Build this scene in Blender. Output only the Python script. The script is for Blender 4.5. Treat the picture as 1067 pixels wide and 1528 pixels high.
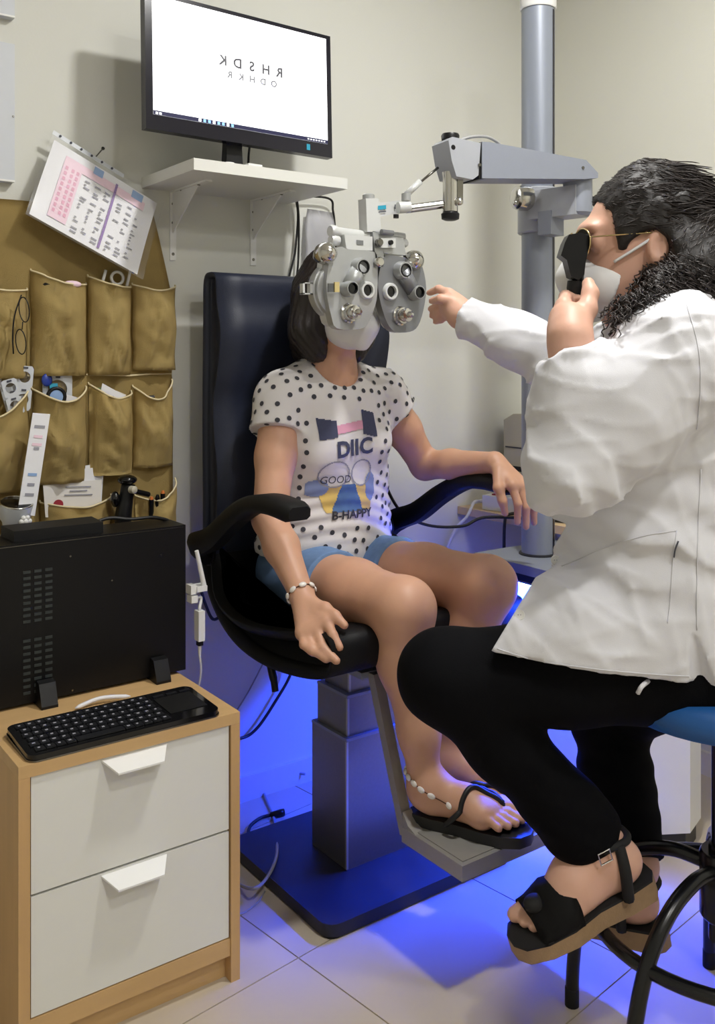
import bpy, bmesh, math, random
import numpy as np
from mathutils import Vector, Matrix, noise

for o in list(bpy.data.objects):
    bpy.data.objects.remove(o)
scene = bpy.context.scene
COL = scene.collection
random.seed(7)
# ------------------------------------------------------------------ camera
F, CX, HY, CAMH, TH = 1400.0, 533.5, 530.0, 1.12, math.radians(36)
CT, ST = math.cos(TH), math.sin(TH)
cam_data = bpy.data.cameras.new('camera')
cam = bpy.data.objects.new('camera', cam_data)
COL.objects.link(cam)
cam.location = (0, 0, CAMH)
cam.rotation_euler = (math.pi / 2, 0, -TH)
cam_data.sensor_fit = 'HORIZONTAL'
cam_data.sensor_width = 36
cam_data.lens = 36 * F / 1067
cam_data.shift_y = -(764 - HY) / 1067
cam_data.clip_start = 0.05
scene.camera = cam
# ------------------------------------------------------------------ world, exposure
scene.view_settings.view_transform = 'Standard'
scene.view_settings.look = 'None'
scene.view_settings.gamma = 1
scene.view_settings.use_curve_mapping = False
scene.view_settings.exposure = 0.15
w = bpy.data.worlds.new('world')
scene.world = w
w.use_nodes = True
w.node_tree.nodes['Background'].inputs[0].default_value = (0.8, 0.85, 1, 1)
w.node_tree.nodes['Background'].inputs[1].default_value = 0.05
CEIL = 2.5
LIGHTS = [((1.28, 0.95, CEIL), 19.0), ((0.75, -0.15, CEIL), 13.0)]      # two round ceiling downlights: place, watts
FILL_PANEL = ((1.2, -1.2, CEIL), 7.0)                                         # added fill light behind the camera, shaped as a square ceiling panel
LED_STRENGTH = 1150.0
# ------------------------------------------------------------------ pixel helpers
def W(u, v, z):
    x = (u - CX) / F * z
    return Vector((x * CT + z * ST, -x * ST + z * CT, CAMH + (HY - v) / F * z))
def WY(u, v, Y):                     # on the plane Y
    a = (u - CX) / F
    return W(u, v, Y / (CT - a * ST))
def WX(u, v, X):
    a = (u - CX) / F
    return W(u, v, X / (ST + a * CT))
def WZ(u, v, Z):
    return W(u, v, F * (CAMH - Z) / (v - HY))
# ------------------------------------------------------------------ materials
def s2l(c):
    c = c / 255.0
    return c / 12.92 if c <= 0.04045 else ((c + 0.055) / 1.055) ** 2.4
def rgb(r, g, b):
    return (s2l(r), s2l(g), s2l(b), 1)
MATS = {}
def mat(name, col, rough=0.5, metal=0.0, var=0.08, scale=30.0, bump=0.0, bscale=None, emit=None, estr=0, alpha=None,
        trans=0.0, sss=0.0, coat=0.0, spec=0.5, stretch=None, sheen=0.0):
    m = bpy.data.materials.new(name)
    m.use_nodes = True
    nt = m.node_tree
    b = nt.nodes['Principled BSDF']
    b.inputs['Roughness'].default_value = rough
    b.inputs['Metallic'].default_value = metal
    b.inputs['Specular IOR Level'].default_value = spec
    if trans: b.inputs['Transmission Weight'].default_value = trans
    if sss:
        b.inputs['Subsurface Weight'].default_value = sss
        b.inputs['Subsurface Radius'].default_value = (0.012, 0.005, 0.003)
        b.inputs['Subsurface Scale'].default_value = 1.0
    if coat: b.inputs['Coat Weight'].default_value = coat
    if sheen: b.inputs['Sheen Weight'].default_value = sheen
    if alpha is not None: b.inputs['Alpha'].default_value = alpha
    if emit:
        b.inputs['Emission Color'].default_value = emit
        b.inputs['Emission Strength'].default_value = estr
    tc = nt.nodes.new('ShaderNodeTexCoord')
    vec = tc.outputs['Object']
    if stretch:
        mp = nt.nodes.new('ShaderNodeMapping')
        mp.inputs['Scale'].default_value = stretch
        nt.links.new(vec, mp.inputs['Vector'])
        vec = mp.outputs['Vector']
    nz = nt.nodes.new('ShaderNodeTexNoise')
    nz.inputs['Scale'].default_value = scale
    nz.inputs['Detail'].default_value = 5
    nt.links.new(vec, nz.inputs['Vector'])
    mx = nt.nodes.new('ShaderNodeMix')
    mx.data_type = 'RGBA'
    c0 = tuple(max(0, x * (1 - var)) for x in col[:3]) + (1,)
    c1 = tuple(min(1, x * (1 + var)) for x in col[:3]) + (1,)
    mx.inputs['A'].default_value = c0
    mx.inputs['B'].default_value = c1
    nt.links.new(nz.outputs['Fac'], mx.inputs['Factor'])
    nt.links.new(mx.outputs['Result'], b.inputs['Base Color'])
    if bump:
        n2 = nt.nodes.new('ShaderNodeTexNoise')
        n2.inputs['Scale'].default_value = bscale or scale * 4
        n2.inputs['Detail'].default_value = 4
        nt.links.new(vec, n2.inputs['Vector'])
        bp = nt.nodes.new('ShaderNodeBump')
        bp.inputs['Strength'].default_value = bump
        bp.inputs['Distance'].default_value = 0.002
        nt.links.new(n2.outputs['Fac'], bp.inputs['Height'])
        nt.links.new(bp.outputs['Normal'], b.inputs['Normal'])
    MATS[name] = m
    return m
M = MATS
mat('wall_paint', rgb(216, 216, 208), 0.75, var=0.02, scale=4, bump=0.08, bscale=160)
mat('wall_paint_cream', rgb(216, 215, 203), 0.75, var=0.02, scale=4, bump=0.08, bscale=160)
mat('ceiling_paint', rgb(235, 235, 230), 0.85, var=0.02)
mat('tile', rgb(190, 178, 158), 0.28, var=0.10, scale=5, spec=0.45)
mat('grout', rgb(160, 148, 132), 0.8, var=0.1)
mat('skirting', rgb(215, 210, 200), 0.3, var=0.04)
mat('oak', rgb(196, 158, 108), 0.5, var=0.16, scale=9, stretch=(4, 4, 0.5), bump=0.1)
mat('oak_top', rgb(198, 162, 112), 0.5, var=0.14, scale=9, stretch=(0.5, 4, 4), bump=0.1)
mat('white_lacquer', rgb(222, 222, 216), 0.35, var=0.015)
mat('white_metal', rgb(232, 232, 230), 0.35, var=0.02)
mat('white_plastic', rgb(228, 228, 226), 0.35, var=0.02)
mat('grey_white', rgb(200, 204, 210), 0.4, var=0.03)
mat('black_plastic', rgb(12, 12, 14), 0.4, spec=0.35, var=0.2)
mat('black_case', rgb(9, 9, 11), 0.4, spec=0.3, var=0.2, scale=200, bump=0.1, bscale=900)
mat('black_soft', rgb(14, 14, 15), 0.6, spec=0.3, var=0.2)
mat('vent_dark', rgb(44, 50, 50), 0.5)
mat('black_gloss', rgb(12, 12, 14), 0.12, var=0.1)
mat('bezel', rgb(24, 23, 34), 0.2, var=0.1)
mat('key_cap', rgb(27, 28, 32), 0.35, var=0.1)
mat('leather_navy', rgb(33, 38, 56), 0.45, spec=0.4, var=0.15, scale=60, bump=0.25, bscale=500)
mat('leather_black', rgb(9, 10, 13), 0.55, spec=0.25, var=0.2, scale=60, bump=0.25, bscale=500)
mat('steel_post', rgb(140, 138, 134), 0.34, metal=0.85, var=0.08, scale=150, bump=0.05, bscale=900)
mat('post_trim', rgb(185, 185, 182), 0.3, metal=0.6, var=0.04)
mat('base_black', rgb(26, 27, 34), 0.45, var=0.2, scale=300, bump=0.3, bscale=900)
mat('alu_grey', rgb(158, 156, 150), 0.42, metal=0.35, var=0.06, scale=50)
mat('unit_grey', rgb(138, 143, 155), 0.42, var=0.04, metal=0.1)
mat('unit_grey_light', rgb(166, 169, 176), 0.4, var=0.04, metal=0.1)
mat('column_grey', rgb(140, 146, 158), 0.38, var=0.03, metal=0.25)
mat('phoropter_grey', rgb(170, 172, 172), 0.3, metal=0.35, var=0.05, scale=40)
mat('phoropter_light', rgb(205, 207, 206), 0.3, metal=0.15, var=0.04)
mat('phoropter_dark', rgb(128, 130, 134), 0.3, metal=0.45, var=0.05)
mat('chrome', rgb(205, 203, 198), 0.14, metal=1.0, var=0.03)
mat('chrome_dark', rgb(120, 118, 114), 0.25, metal=1.0, var=0.05)
mat('glass_dark', rgb(10, 10, 12), 0.08, var=0.1)
mat('glass_grey', rgb(90, 92, 92), 0.05, var=0.1, metal=0.2)
mat('mirror_gold', rgb(214, 196, 140), 0.2, metal=0.5, var=0.05)
mat('canvas_mustard', rgb(196, 170, 108), 0.85, var=0.12, scale=25, bump=0.4, bscale=700)
mat('canvas_pocket', rgb(208, 183, 120), 0.85, var=0.12, scale=25, bump=0.4, bscale=700)
mat('piping', rgb(220, 205, 165), 0.8, var=0.06)
mat('paper', rgb(232, 232, 236), 0.6, var=0.02)
mat('paper_cream', rgb(228, 224, 218), 0.65, var=0.03)
mat('ink', rgb(70, 72, 84), 0.7, var=0.1)
mat('ink_light', rgb(150, 150, 160), 0.7, var=0.1)
mat('pink_print', rgb(236, 206, 220), 0.6, var=0.06)
mat('purple_print', rgb(140, 110, 170), 0.6, var=0.06)
mat('blue_print', rgb(140, 170, 214), 0.6, var=0.06)
mat('red_print', rgb(150, 36, 52), 0.6, var=0.1)
mat('clear_sleeve', (0.95, 0.96, 0.97, 1), 0.15, var=0.01, alpha=0.04, spec=0.4)
mat('teal_sticker', rgb(40, 150, 180), 0.4, var=0.05)
mat('blue_plastic', rgb(36, 60, 150), 0.3, var=0.1)
mat('cyan_plastic', rgb(60, 160, 190), 0.3, var=0.1)
mat('green_paper', rgb(140, 170, 120), 0.6, var=0.1)
mat('orange_plastic', rgb(210, 120, 60), 0.35, var=0.1)
mat('copper_wood', rgb(206, 178, 138), 0.5, var=0.12, scale=9, stretch=(4, .6, 4))
mat('beige_plastic', rgb(190, 184, 166), 0.5, var=0.04)
mat('cable_black', rgb(18, 18, 20), 0.5, var=0.1)
mat('cable_white', rgb(215, 215, 215), 0.5, var=0.03)
mat('cable_grey', rgb(150, 150, 150), 0.5, var=0.05)
mat('blue_vinyl', rgb(24, 84, 150), 0.45, var=0.08, bump=0.2)
mat('stool_black', rgb(20, 20, 22), 0.25, var=0.1, metal=0.2)
mat('screen_white', (0.9, 0.92, 0.95, 1), 0.25, var=0.0, emit=(0.97, 0.98, 1.0, 1), estr=1.25)
mat('screen_ink', rgb(60, 60, 66), 0.4, var=0.0, emit=(0.05, 0.05, 0.055, 1), estr=1)
mat('screen_ink_pale', rgb(60, 60, 66), 0.4, var=0.0, emit=(0.16, 0.16, 0.17, 1), estr=1)
mat('screen_task', rgb(20, 20, 40), 0.3, var=0.0, emit=(0.02, 0.02, 0.06, 1), estr=1)
mat('screen_icon', rgb(90, 150, 200), 0.3, var=0.0, emit=(0.35, 0.6, 0.85, 1), estr=1)
mat('led_blue', (0.1, 0.3, 1, 1), 0.4, var=0.0, emit=(0.012, 0.055, 1.0, 1), estr=LED_STRENGTH)
mat('lamp_glow', (1, 1, 1, 1), 0.4, var=0.0, emit=(1, 0.98, 0.94, 1), estr=12)
# ------------------------------------------------------------------ object helpers
WLOC = {}
def link(o, parent=None, wl=Vector((0, 0, 0))):
    COL.objects.link(o)
    wl = Vector(wl)
    if parent is not None:
        o.parent = parent
        o.location = wl - WLOC[parent.name]
    else:
        o.location = wl
    WLOC[o.name] = wl
    return o
def tag(o, label, cat, group=None):
    o['label'] = label
    o['category'] = cat
    if group: o['group'] = group
    return o
def empty(name, loc, label, cat, group=None):
    o = bpy.data.objects.new(name, None)
    o.empty_display_size = 0.05
    link(o, None, loc)
    return tag(o, label, cat, group)
def mesh_obj(name, me, m, parent=None, smooth=None):
    """me has world coordinates; recentred on its bounding box"""
    n = len(me.vertices)
    co = np.empty(n * 3, np.float32)
    me.vertices.foreach_get('co', co)
    co = co.reshape(-1, 3)
    c = (co.min(0) + co.max(0)) / 2 if n else np.zeros(3)
    co -= c
    me.vertices.foreach_set('co', co.ravel())
    if smooth is True:
        me.polygons.foreach_set('use_smooth', [True] * len(me.polygons))
    elif smooth:
        me.polygons.foreach_set('use_smooth', [True] * len(me.polygons))
        me.set_sharp_from_angle(angle=math.radians(smooth))
    me.update()
    o = bpy.data.objects.new(name, me)
    me.materials.append(M[m])
    return link(o, parent, c)
def obj(name, bm, m, parent=None, smooth=40, bevel=0, seg=2):
    if bevel:
        bmesh.ops.bevel(bm, geom=[e for e in bm.edges if len(e.link_faces) == 2 and e.calc_face_angle(0) > 0.5],
                        offset=bevel, segments=seg, profile=0.5, affect='EDGES', clamp_overlap=True)
    me = bpy.data.meshes.new(name)
    bmesh.ops.recalc_face_normals(bm, faces=bm.faces)
    bm.to_mesh(me)
    bm.free()
    return mesh_obj(name, me, m, parent, smooth)
def struct(o):
    o['kind'] = 'structure'
    return o
def dup(o, loc, parent=None, name=None):
    c = o.copy()
    return link(c, parent, loc)
# --- shapes added to a bmesh, world coordinates
def nb(): return bmesh.new()
def box(bm, a, b, R=None, c=None):
    a, b = Vector(a), Vector(b)
    vs = []
    for x in (a.x, b.x):
        for y in (a.y, b.y):
            for z in (a.z, b.z):
                p = Vector((x, y, z))
                if R is not None: p = R @ (p - c) + c
                vs.append(bm.verts.new(p))
    for f in ((0, 1, 3, 2), (4, 6, 7, 5), (0, 4, 5, 1), (2, 3, 7, 6), (0, 2, 6, 4), (1, 5, 7, 3)):
        bm.faces.new([vs[i] for i in f])
    return bm
def bx(a, b): return box(nb(), a, b)
def hexa(bm, bottom, top):
    """two loops of equal length"""
    n = len(bottom)
    A = [bm.verts.new(p) for p in bottom]
    B = [bm.verts.new(p) for p in top]
    bm.faces.new(A[::-1]); bm.faces.new(B)
    for i in range(n):
        bm.faces.new((A[i], A[(i + 1) % n], B[(i + 1) % n], B[i]))
    return bm
def prism(bm, pts, d):
    d = Vector(d)
    return hexa(bm, [Vector(p) for p in pts], [Vector(p) + d for p in pts])
def frame_of(d):
    d = Vector(d).normalized()
    h = Vector((0, 0, 1)) if abs(d.z) < 0.9 else Vector((1, 0, 0))
    a = d.cross(h).normalized()
    return a, a.cross(d).normalized(), d
def tube(bm, pts, r, n=8, caps=True, closed=False):
    pts = [Vector(p) for p in pts]
    rs = r if isinstance(r, (list, tuple)) else [r] * len(pts)
    rings = []
    a = None
    N = len(pts)
    for i, p in enumerate(pts):
        if closed:
            d = pts[(i + 1) % N] - pts[i - 1]
        else:
            d = pts[min(i + 1, N - 1)] - pts[max(i - 1, 0)]
        d.normalize()
        if a is None:
            a = frame_of(d)[0]
        a = (a - d * a.dot(d))
        if a.length < 1e-6: a = frame_of(d)[0]
        a.normalize()
        b = d.cross(a)
        rings.append([bm.verts.new(p + (a * math.cos(t) + b * math.sin(t)) * rs[i])
                      for t in [2 * math.pi * k / n for k in range(n)]])
    for i in range(N if closed else N - 1):
        A, B = rings[i], rings[(i + 1) % N]
        for k in range(n):
            bm.faces.new((A[k], A[(k + 1) % n], B[(k + 1) % n], B[k]))
    if caps and not closed:
        bm.faces.new(rings[0][::-1]); bm.faces.new(rings[-1])
    return bm
def lathe(bm, o, axis, prof, n=24, caps=True):
    """prof: (distance along axis, radius)"""
    o = Vector(o)
    a, b, d = frame_of(axis)
    rings = []
    for h, r in prof:
        rings.append([bm.verts.new(o + d * h + (a * math.cos(t) + b * math.sin(t)) * max(r, 1e-5))
                      for t in [2 * math.pi * k / n for k in range(n)]])
    for A, B in zip(rings, rings[1:]):
        for k in range(n):
            bm.faces.new((A[k], A[(k + 1) % n], B[(k + 1) % n], B[k]))
    if caps:
        bm.faces.new(rings[0][::-1]); bm.faces.new(rings[-1])
    return bm
def ball(bm, c, r, n=16, sc=(1, 1, 1)):
    m = Matrix.Translation(Vector(c)) @ Matrix.Diagonal((r * sc[0], r * sc[1], r * sc[2], 1))
    bmesh.ops.create_uvsphere(bm, u_segments=n, v_segments=max(6, n // 2), radius=1, matrix=m)
    return bm
def spline(pts, n=8):
    """Catmull-Rom through pts"""
    P = [Vector(p) for p in pts]
    P = [P[0] * 2 - P[1]] + P + [P[-1] * 2 - P[-2]]
    out = []
    for i in range(1, len(P) - 2):
        p0, p1, p2, p3 = P[i - 1:i + 3]
        for k in range(n):
            t = k / n
            out.append(0.5 * ((2 * p1) + (p2 - p0) * t + (2 * p0 - 5 * p1 + 4 * p2 - p3) * t * t + (3 * p1 - p0 - 3 * p2 + p3) * t ** 3))
    out.append(P[-2])
    return out
def cable(name, pts, r, m, label, group=None, n=8):
    o = obj(name, tube(nb(), spline(pts, n), r, 8), m, None, True)
    return tag(o, label, 'cable', group)
def text_bm(s, size, M4, bold=0.0, depth=0.0):
    cu = bpy.data.curves.new('t', 'FONT')
    cu.body = s
    cu.size = size
    cu.align_x = 'CENTER'
    cu.align_y = 'CENTER'
    cu.offset = bold
    cu.extrude = depth
    cu.resolution_u = 3
    to = bpy.data.objects.new('t', cu)
    COL.objects.link(to)
    dg = bpy.context.evaluated_depsgraph_get()
    me = bpy.data.meshes.new_from_object(to.evaluated_get(dg))
    bm = bmesh.new()
    bm.from_mesh(me)
    bmesh.ops.transform(bm, matrix=M4, verts=bm.verts)
    bpy.data.objects.remove(to)
    bpy.data.curves.remove(cu)
    bpy.data.meshes.remove(me)
    return bm
# ================================================================== the room
YW, XR, XL, YF = 2.08, 2.23, -1.0, -2.4
# floor: screed (grout) below, tiles laid at a slight angle to the walls
fl = struct(obj('floor', bx((XL - .1, YF - .1, -0.12), (XR + .1, YW + .1, -0.002)), 'grout', None, None))
ta = math.radians(43.3 - 36)
d1 = Vector((-math.sin(ta), math.cos(ta), 0)); d2 = Vector((math.cos(ta), math.sin(ta), 0))
TS = 0.44
s_off, t_off = 1.1156, 1.344
def clip(poly, f):
    out = []
    for i in range(len(poly)):
        a, b = poly[i], poly[(i + 1) % len(poly)]
        fa, fb = f(a), f(b)
        if fa >= 0: out.append(a)
        if fa * fb < 0: out.append(a + (b - a) * (fa / (fa - fb)))
    return out
for i in range(-14, 14):
    for j in range(-14, 14):
        g = 0.0015
        s0, t0 = s_off + i * TS, t_off + j * TS
        poly = [d2 * s + d1 * t for s, t in ((s0 + g, t0 + g), (s0 + TS - g, t0 + g), (s0 + TS - g, t0 + TS - g), (s0 + g, t0 + TS - g))]
        for f in (lambda p: p.x - XL, lambda p: XR - p.x, lambda p: p.y - YF, lambda p: YW - p.y):
            poly = clip(poly, f)
            if len(poly) < 3: break
        if len(poly) < 3: continue
        obj('tile', prism(nb(), [p + Vector((0, 0, -0.004)) for p in poly], (0, 0, 0.004)), 'tile', fl, None)
struct(obj('ceiling', bx((XL - .1, YF - .1, CEIL), (XR + .1, YW + .1, CEIL + .1)), 'ceiling_paint', None, None))
struct(obj('wall_back', bx((XL - .1, YW, -.002), (XR + .1, YW + .1, CEIL)), 'wall_paint', None, None))
struct(obj('wall_right', bx((XR, YF, -.002), (XR + .1, YW, CEIL)), 'wall_paint_cream', None, None))
struct(obj('wall_left', bx((XL - .1, YF, -.002), (XL, YW, CEIL)), 'wall_paint', None, None))
struct(obj('wall_front', bx((XL - .1, YF - .1, -.002), (XR + .1, YF, CEIL)), 'wall_paint', None, None))
struct(obj('baseboard_back', bx((XL, YW - .011, 0), (XR, YW, .062)), 'skirting', None, None, bevel=.003))
struct(obj('baseboard_right', bx((XR - .011, YF, 0), (XR, YW - .011, .062)), 'skirting', None, None, bevel=.003))
# ceiling downlights, then the added fill panel
for k, ((x, y, z), p) in enumerate(LIGHTS):
    r = empty('ceiling_downlight', (x, y, z), ['round white downlight recessed in the ceiling above the exam chair footrest',
              'round white downlight recessed in the ceiling above the drawer cabinet side'][k], 'ceiling lamp', 'ceiling downlights')
    obj('trim_ring', lathe(nb(), (x, y, z), (0, 0, -1), [(0, .10), (.006, .10), (.008, .085), (0.0, .08)], 32, False), 'white_metal', r)
    obj('lens', lathe(nb(), (x, y, z - .001), (0, 0, -1), [(0, .08), (.001, .08)], 32), 'lamp_glow', r)
    l = bpy.data.lights.new('downlight_lamp', 'AREA'); l.shape = 'DISK'; l.size = 0.15; l.energy = p; l.color = (1, 0.985, 0.955)
    lo = bpy.data.objects.new('lamp', l); link(lo, r, (x, y, z - .012))
(x, y, z), p = FILL_PANEL  # unseen panel, added to fill the room from behind the camera
r = empty('added_fill_panel', (x, y, z), 'added fill light shaped as a square white panel on the ceiling', 'ceiling lamp')
obj('frame', lathe(nb(), (x, y, z), (0, 0, -1), [(0, .44), (.012, .44), (.012, .42), (.004, .42)], 4, False), 'white_metal', r)
obj('fill_diffuser', bx((x - .29, y - .29, z - .006), (x + .29, y + .29, z - .002)), 'lamp_glow', r)
l = bpy.data.lights.new('fill_panel_lamp', 'AREA'); l.shape = 'SQUARE'; l.size = 0.56; l.energy = p; l.color = (1, 0.985, 0.96)
link(bpy.data.objects.new('lamp', l), r, (x, y, z - .014))

# ================================================================== drawer cabinet
cx0, cx1, cy0, cy1, ch = .430, .8195, 1.487, 1.90, .48
cb = empty('drawer_cabinet', (.625, 1.7, 0), 'oak veneer bedside cabinet with two white drawers under the computer', 'cabinet')
obj('top_panel', bx((cx0, cy0, ch - .02), (cx1, cy1, ch)), 'oak_top', cb, bevel=.0012)
obj('side_panel', bx((cx0, cy0, 0), (cx0 + .018, cy1, ch - .0202)), 'oak', cb, bevel=.001)
obj('side_panel', bx((cx1 - .018, cy0, 0), (cx1, cy1, ch - .0202)), 'oak', cb, bevel=.001)
obj('back_panel', bx((cx0 + .0182, cy1 - .006, .03), (cx1 - .0182, cy1 - .001, ch - .0202)), 'oak', cb)
obj('bottom_rail', bx((cx0 + .0182, cy0 + .003, .047), (cx1 - .0182, cy1 - .01, .078)), 'oak_top', cb, bevel=.001)
obj('plinth', bx((cx0 + .0182, cy0 + .022, 0), (cx1 - .0182, cy0 + .036, .0465)), 'oak_top', cb)
for (z0, z1, nm) in ((.2735, .4585, 1), (.0805, .2695, 2)):
    d = obj('drawer', bx((cx0 + .0205, cy0 + .004, z0), (cx1 - .0205, cy0 + .022, z1)), 'white_lacquer', cb, bevel=.0015)
    xc, zt = .622, z1 - .002
    if nm == 2: zt = z1 - .003
    b = nb()
    y0 = cy0 + .004
    top = [Vector((xc - .058, y0, zt)), Vector((xc + .058, y0, zt)), Vector((xc + .040, y0 - .030, zt - .016)), Vector((xc - .040, y0 - .030, zt - .016))]
    hexa(b, [p + Vector((0, 0, -.003)) for p in top], top)
    h = obj('handle', b, 'white_metal', d, None)
    box_b = bx((cx0 + .03, cy0 + .023, z0 + .01), (cx1 - .03, cy1 - .02, z1 - .03))
    obj('drawer_box', box_b, 'white_lacquer', d)

# ================================================================== computer
pc = empty('computer_tower', (.617, 1.785, ch), 'slim black desktop computer case standing on the oak cabinet', 'computer')
py0, py1, pz0, pz1, px0, px1 = 1.735, 1.835, ch + .006, .778, .395, .832
obj('case', bx((px0, py0, pz0), (px1, py1, pz1)), 'black_case', pc, bevel=.003)
b = nb()
for (z0, z1) in ((.635, .725), (.505, .600)):
    nrow = 9
    for r_ in range(nrow):
        z = z0 + (z1 - z0) * r_ / (nrow - 1)
        for c_ in range(3):
            x = .510 + c_ * .020
            box(b, (x, py0 - .0012, z - .0025), (x + .013, py0 + .0005, z + .0025))
vg = obj('vent_grille', b, 'vent_dark', pc, None); vg['kind'] = 'stuff'; vg['label'] = 'two blocks of small ventilation slots'
for x in (.533, .755):
    b = nb()
    box(b, (x, py0 - .034, ch), (x + .03, py1 + .01, ch + .005))
    prism(b, [(x, py0 - .012, ch + .005), (x, py0 - .034, ch + .005), (x, py0 - .018, ch + .042), (x, py0 - .004, ch + .045), (x, py0 - .0005, ch + .04), (x, py0 - .0005, ch + .005)], (.03, 0, 0))
    obj('stand_foot', b, 'black_plastic', pc)
obj('side_seam', bx((px0 + .02, py0 - .0008, pz1 - .0042), (px1 - .004, py0 + .001, pz1 - .0032)), 'chrome_dark', pc)
for (u, v) in ((105, 830), (167, 866), (108, 1030), (240, 828)):
    p = WY(u, v, py0)
    obj('screw', lathe(nb(), p, (0, -1, 0), [(0, .002), (.001, .0018)], 8), 'chrome_dark', pc)
r = tag(obj('network_box', prism(nb(), [(.50, 1.755, pz1), (.668, 1.755, pz1), (.672, 1.83, pz1), (.497, 1.83, pz1)], (0, 0, .020)), 'black_soft', None, bevel=.008), 'flat black network box lying on top of the computer', 'box')
cable('network_box_cable', [(.665, 1.80, pz1 + .012), (.70, 1.80, pz1 + .018), (.74, 1.795, pz1 + .012), (.80, 1.80, pz1 + .008), (.842, 1.815, pz1 - .02), (.85, 1.845, .66), (.855, 1.88, .50)], .0035, 'cable_black', 'black cable running along the top edge of the computer')
# wireless stick with its antenna
a = empty('wireless_adapter', (px1, 1.79, .68), 'white wireless adapter with a stick antenna plugged into the computer', 'adapter')
p = WX(290, 878, .845)
obj('plug', box(nb(), (px1, p.y - .012, p.z - .009), (px1 + .012, p.y + .012, p.z + .009)), 'white_plastic', a, bevel=.002)
obj('stick', box(nb(), (px1 + .012, p.y - .016, p.z - .005), (px1 + .034, p.y + .014, p.z + .006)), 'white_plastic', a, bevel=.003)
obj('antenna', tube(nb(), [Vector((px1 + .030, p.y - .01, p.z + .003)), Vector((px1 + .012, p.y - .012, p.z + .078))], [.0052, .0042], 10), 'white_plastic', a, bevel=.001)
a = empty('usb_dongle', (px1, 1.79, .64), 'white box-shaped dongle hanging on a short white lead beside the computer', 'adapter')
p = WX(298, 933, .85)
obj('body', box(nb(), p + Vector((-.007, -.010, -.030)), p + Vector((.007, .010, .030))), 'white_plastic', a, bevel=.003)
q = WX(288, 893, .84)
obj('plug', box(nb(), (px1, q.y - .01, q.z - .007), (px1 + .014, q.y + .01, q.z + .007)), 'white_plastic', a, bevel=.002)
obj('lead', tube(nb(), spline([Vector((px1 + .014, q.y, q.z)), Vector((px1 + .026, q.y, q.z - .001)), p + Vector((0, 0, .036)), p + Vector((0, 0, .030))], 6), .003, 8), 'cable_white', a)
obj('black_plug', box(nb(), p + Vector((-.005, -.006, -.040)), p + Vector((.005, .006, -.0302))), 'black_plastic', a, bevel=.001)
obj('strain_relief', tube(nb(), [p + Vector((0, 0, -.040)), p + Vector((0, 0, -.058))], [.004, .0025], 8), 'cable_white', a)
cable('dongle_cable', [p + Vector((0, 0, -.058)), p + Vector((.004, .003, -.10)), p + Vector((-.002, .02, -.16)), p + Vector((0.01, .12, -.30)), (.85, 1.93, .18), (.86, 1.96, .006)], .0022, 'cable_white', 'thin white cable hanging down from the white dongle')

# ================================================================== keyboard
kb = empty('keyboard', (.617, 1.553, ch), 'black wireless keyboard with a touchpad on the oak cabinet', 'keyboard')
kx0, kx1, ky0, ky1 = .447, .783, 1.489, 1.622
def rrect(x0, x1, y0, y1, r, z, n=5):
    out = []
    for cx, cy, a0 in ((x1 - r, y1 - r, 0), (x0 + r, y1 - r, 90), (x0 + r, y0 + r, 180), (x1 - r, y0 + r, 270)):
        for k in range(n + 1):
            t = math.radians(a0 + 90 * k / n)
            out.append(Vector((cx + r * math.cos(t), cy + r * math.sin(t), z)))
    return out
b = nb()
A = rrect(kx0, kx1, ky0, ky1, .016, ch + .003); B = rrect(kx0, kx1, ky0, ky1, .016, ch + .011)
for p in A + B: p.z += (p.y - ky0) / (ky1 - ky0) * .006
hexa(b, A, B)
obj('body', b, 'black_gloss', kb, 40, bevel=.002)
b = nb()
A = rrect(kx0 - .0015, kx1 + .0015, ky0 - .0015, ky1 + .001, .0165, ch + .0005); B = rrect(kx0 - .0015, kx1 + .0015, ky0 - .0015, ky1 + .001, .0165, ch + .003)
for p in B: p.z += (p.y - ky0) / (ky1 - ky0) * .005
hexa(b, A, B)
obj('base_rim', b, 'chrome_dark', kb)
proto = None
kw, kd = .0148, .0150
for row in range(6):
    n = 14
    for c in range(n):
        x = kx0 + .012 + c * .0166 + (.003 if row % 2 else 0)
        y = ky1 - .018 - row * .0192
        if row == 5 and 4 <= c <= 8:
            if c != 4: continue
            z = ch + .0115 + (y - ky0) / (ky1 - ky0) * .006
            obj('key', bx((x, y - kd / 2, z), (x + .081, y + kd / 2, z + .0022)), 'key_cap', kb, bevel=.001, seg=1); continue
        z = ch + .0126 + (y - ky0) / (ky1 - ky0) * .006
        if proto is None:
            proto = obj('key', bx((x, y - kd / 2, z - .0011), (x + kw, y + kd / 2, z + .0011)), 'key_cap', kb, bevel=.0012, seg=1)
        else:
            dup(proto, (x + kw / 2, y, z), kb)
b = nb()
random.seed(3)
for row in range(6):
    for c in range(14):
        if row == 5 and 4 <= c <= 8: continue
        x = kx0 + .012 + c * .0166 + (.003 if row % 2 else 0) + .004
        y = ky1 - .018 - row * .0192
        z = ch + .0138 + (y - ky0) / (ky1 - ky0) * .006
        box(b, (x, y - .001, z), (x + .0035 + .002 * random.random(), y + .003, z + .0003))
lg = obj('key_lettering', b, 'ink_light', kb, None); lg['kind'] = 'stuff'
b = nb(); z = ch + .0116
hexa(b, [(kx1 - .083, ky0 + .03, z + .001), (kx1 - .012, ky0 + .03, z + .001), (kx1 - .012, ky1 - .03, z + .004), (kx1 - .083, ky1 - .03, z + .004)],
     [(kx1 - .083, ky0 + .03, z + .002), (kx1 - .012, ky0 + .03, z + .002), (kx1 - .012, ky1 - .03, z + .005), (kx1 - .083, ky1 - .03, z + .005)])
obj('touchpad', b, 'black_soft', kb)
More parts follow.
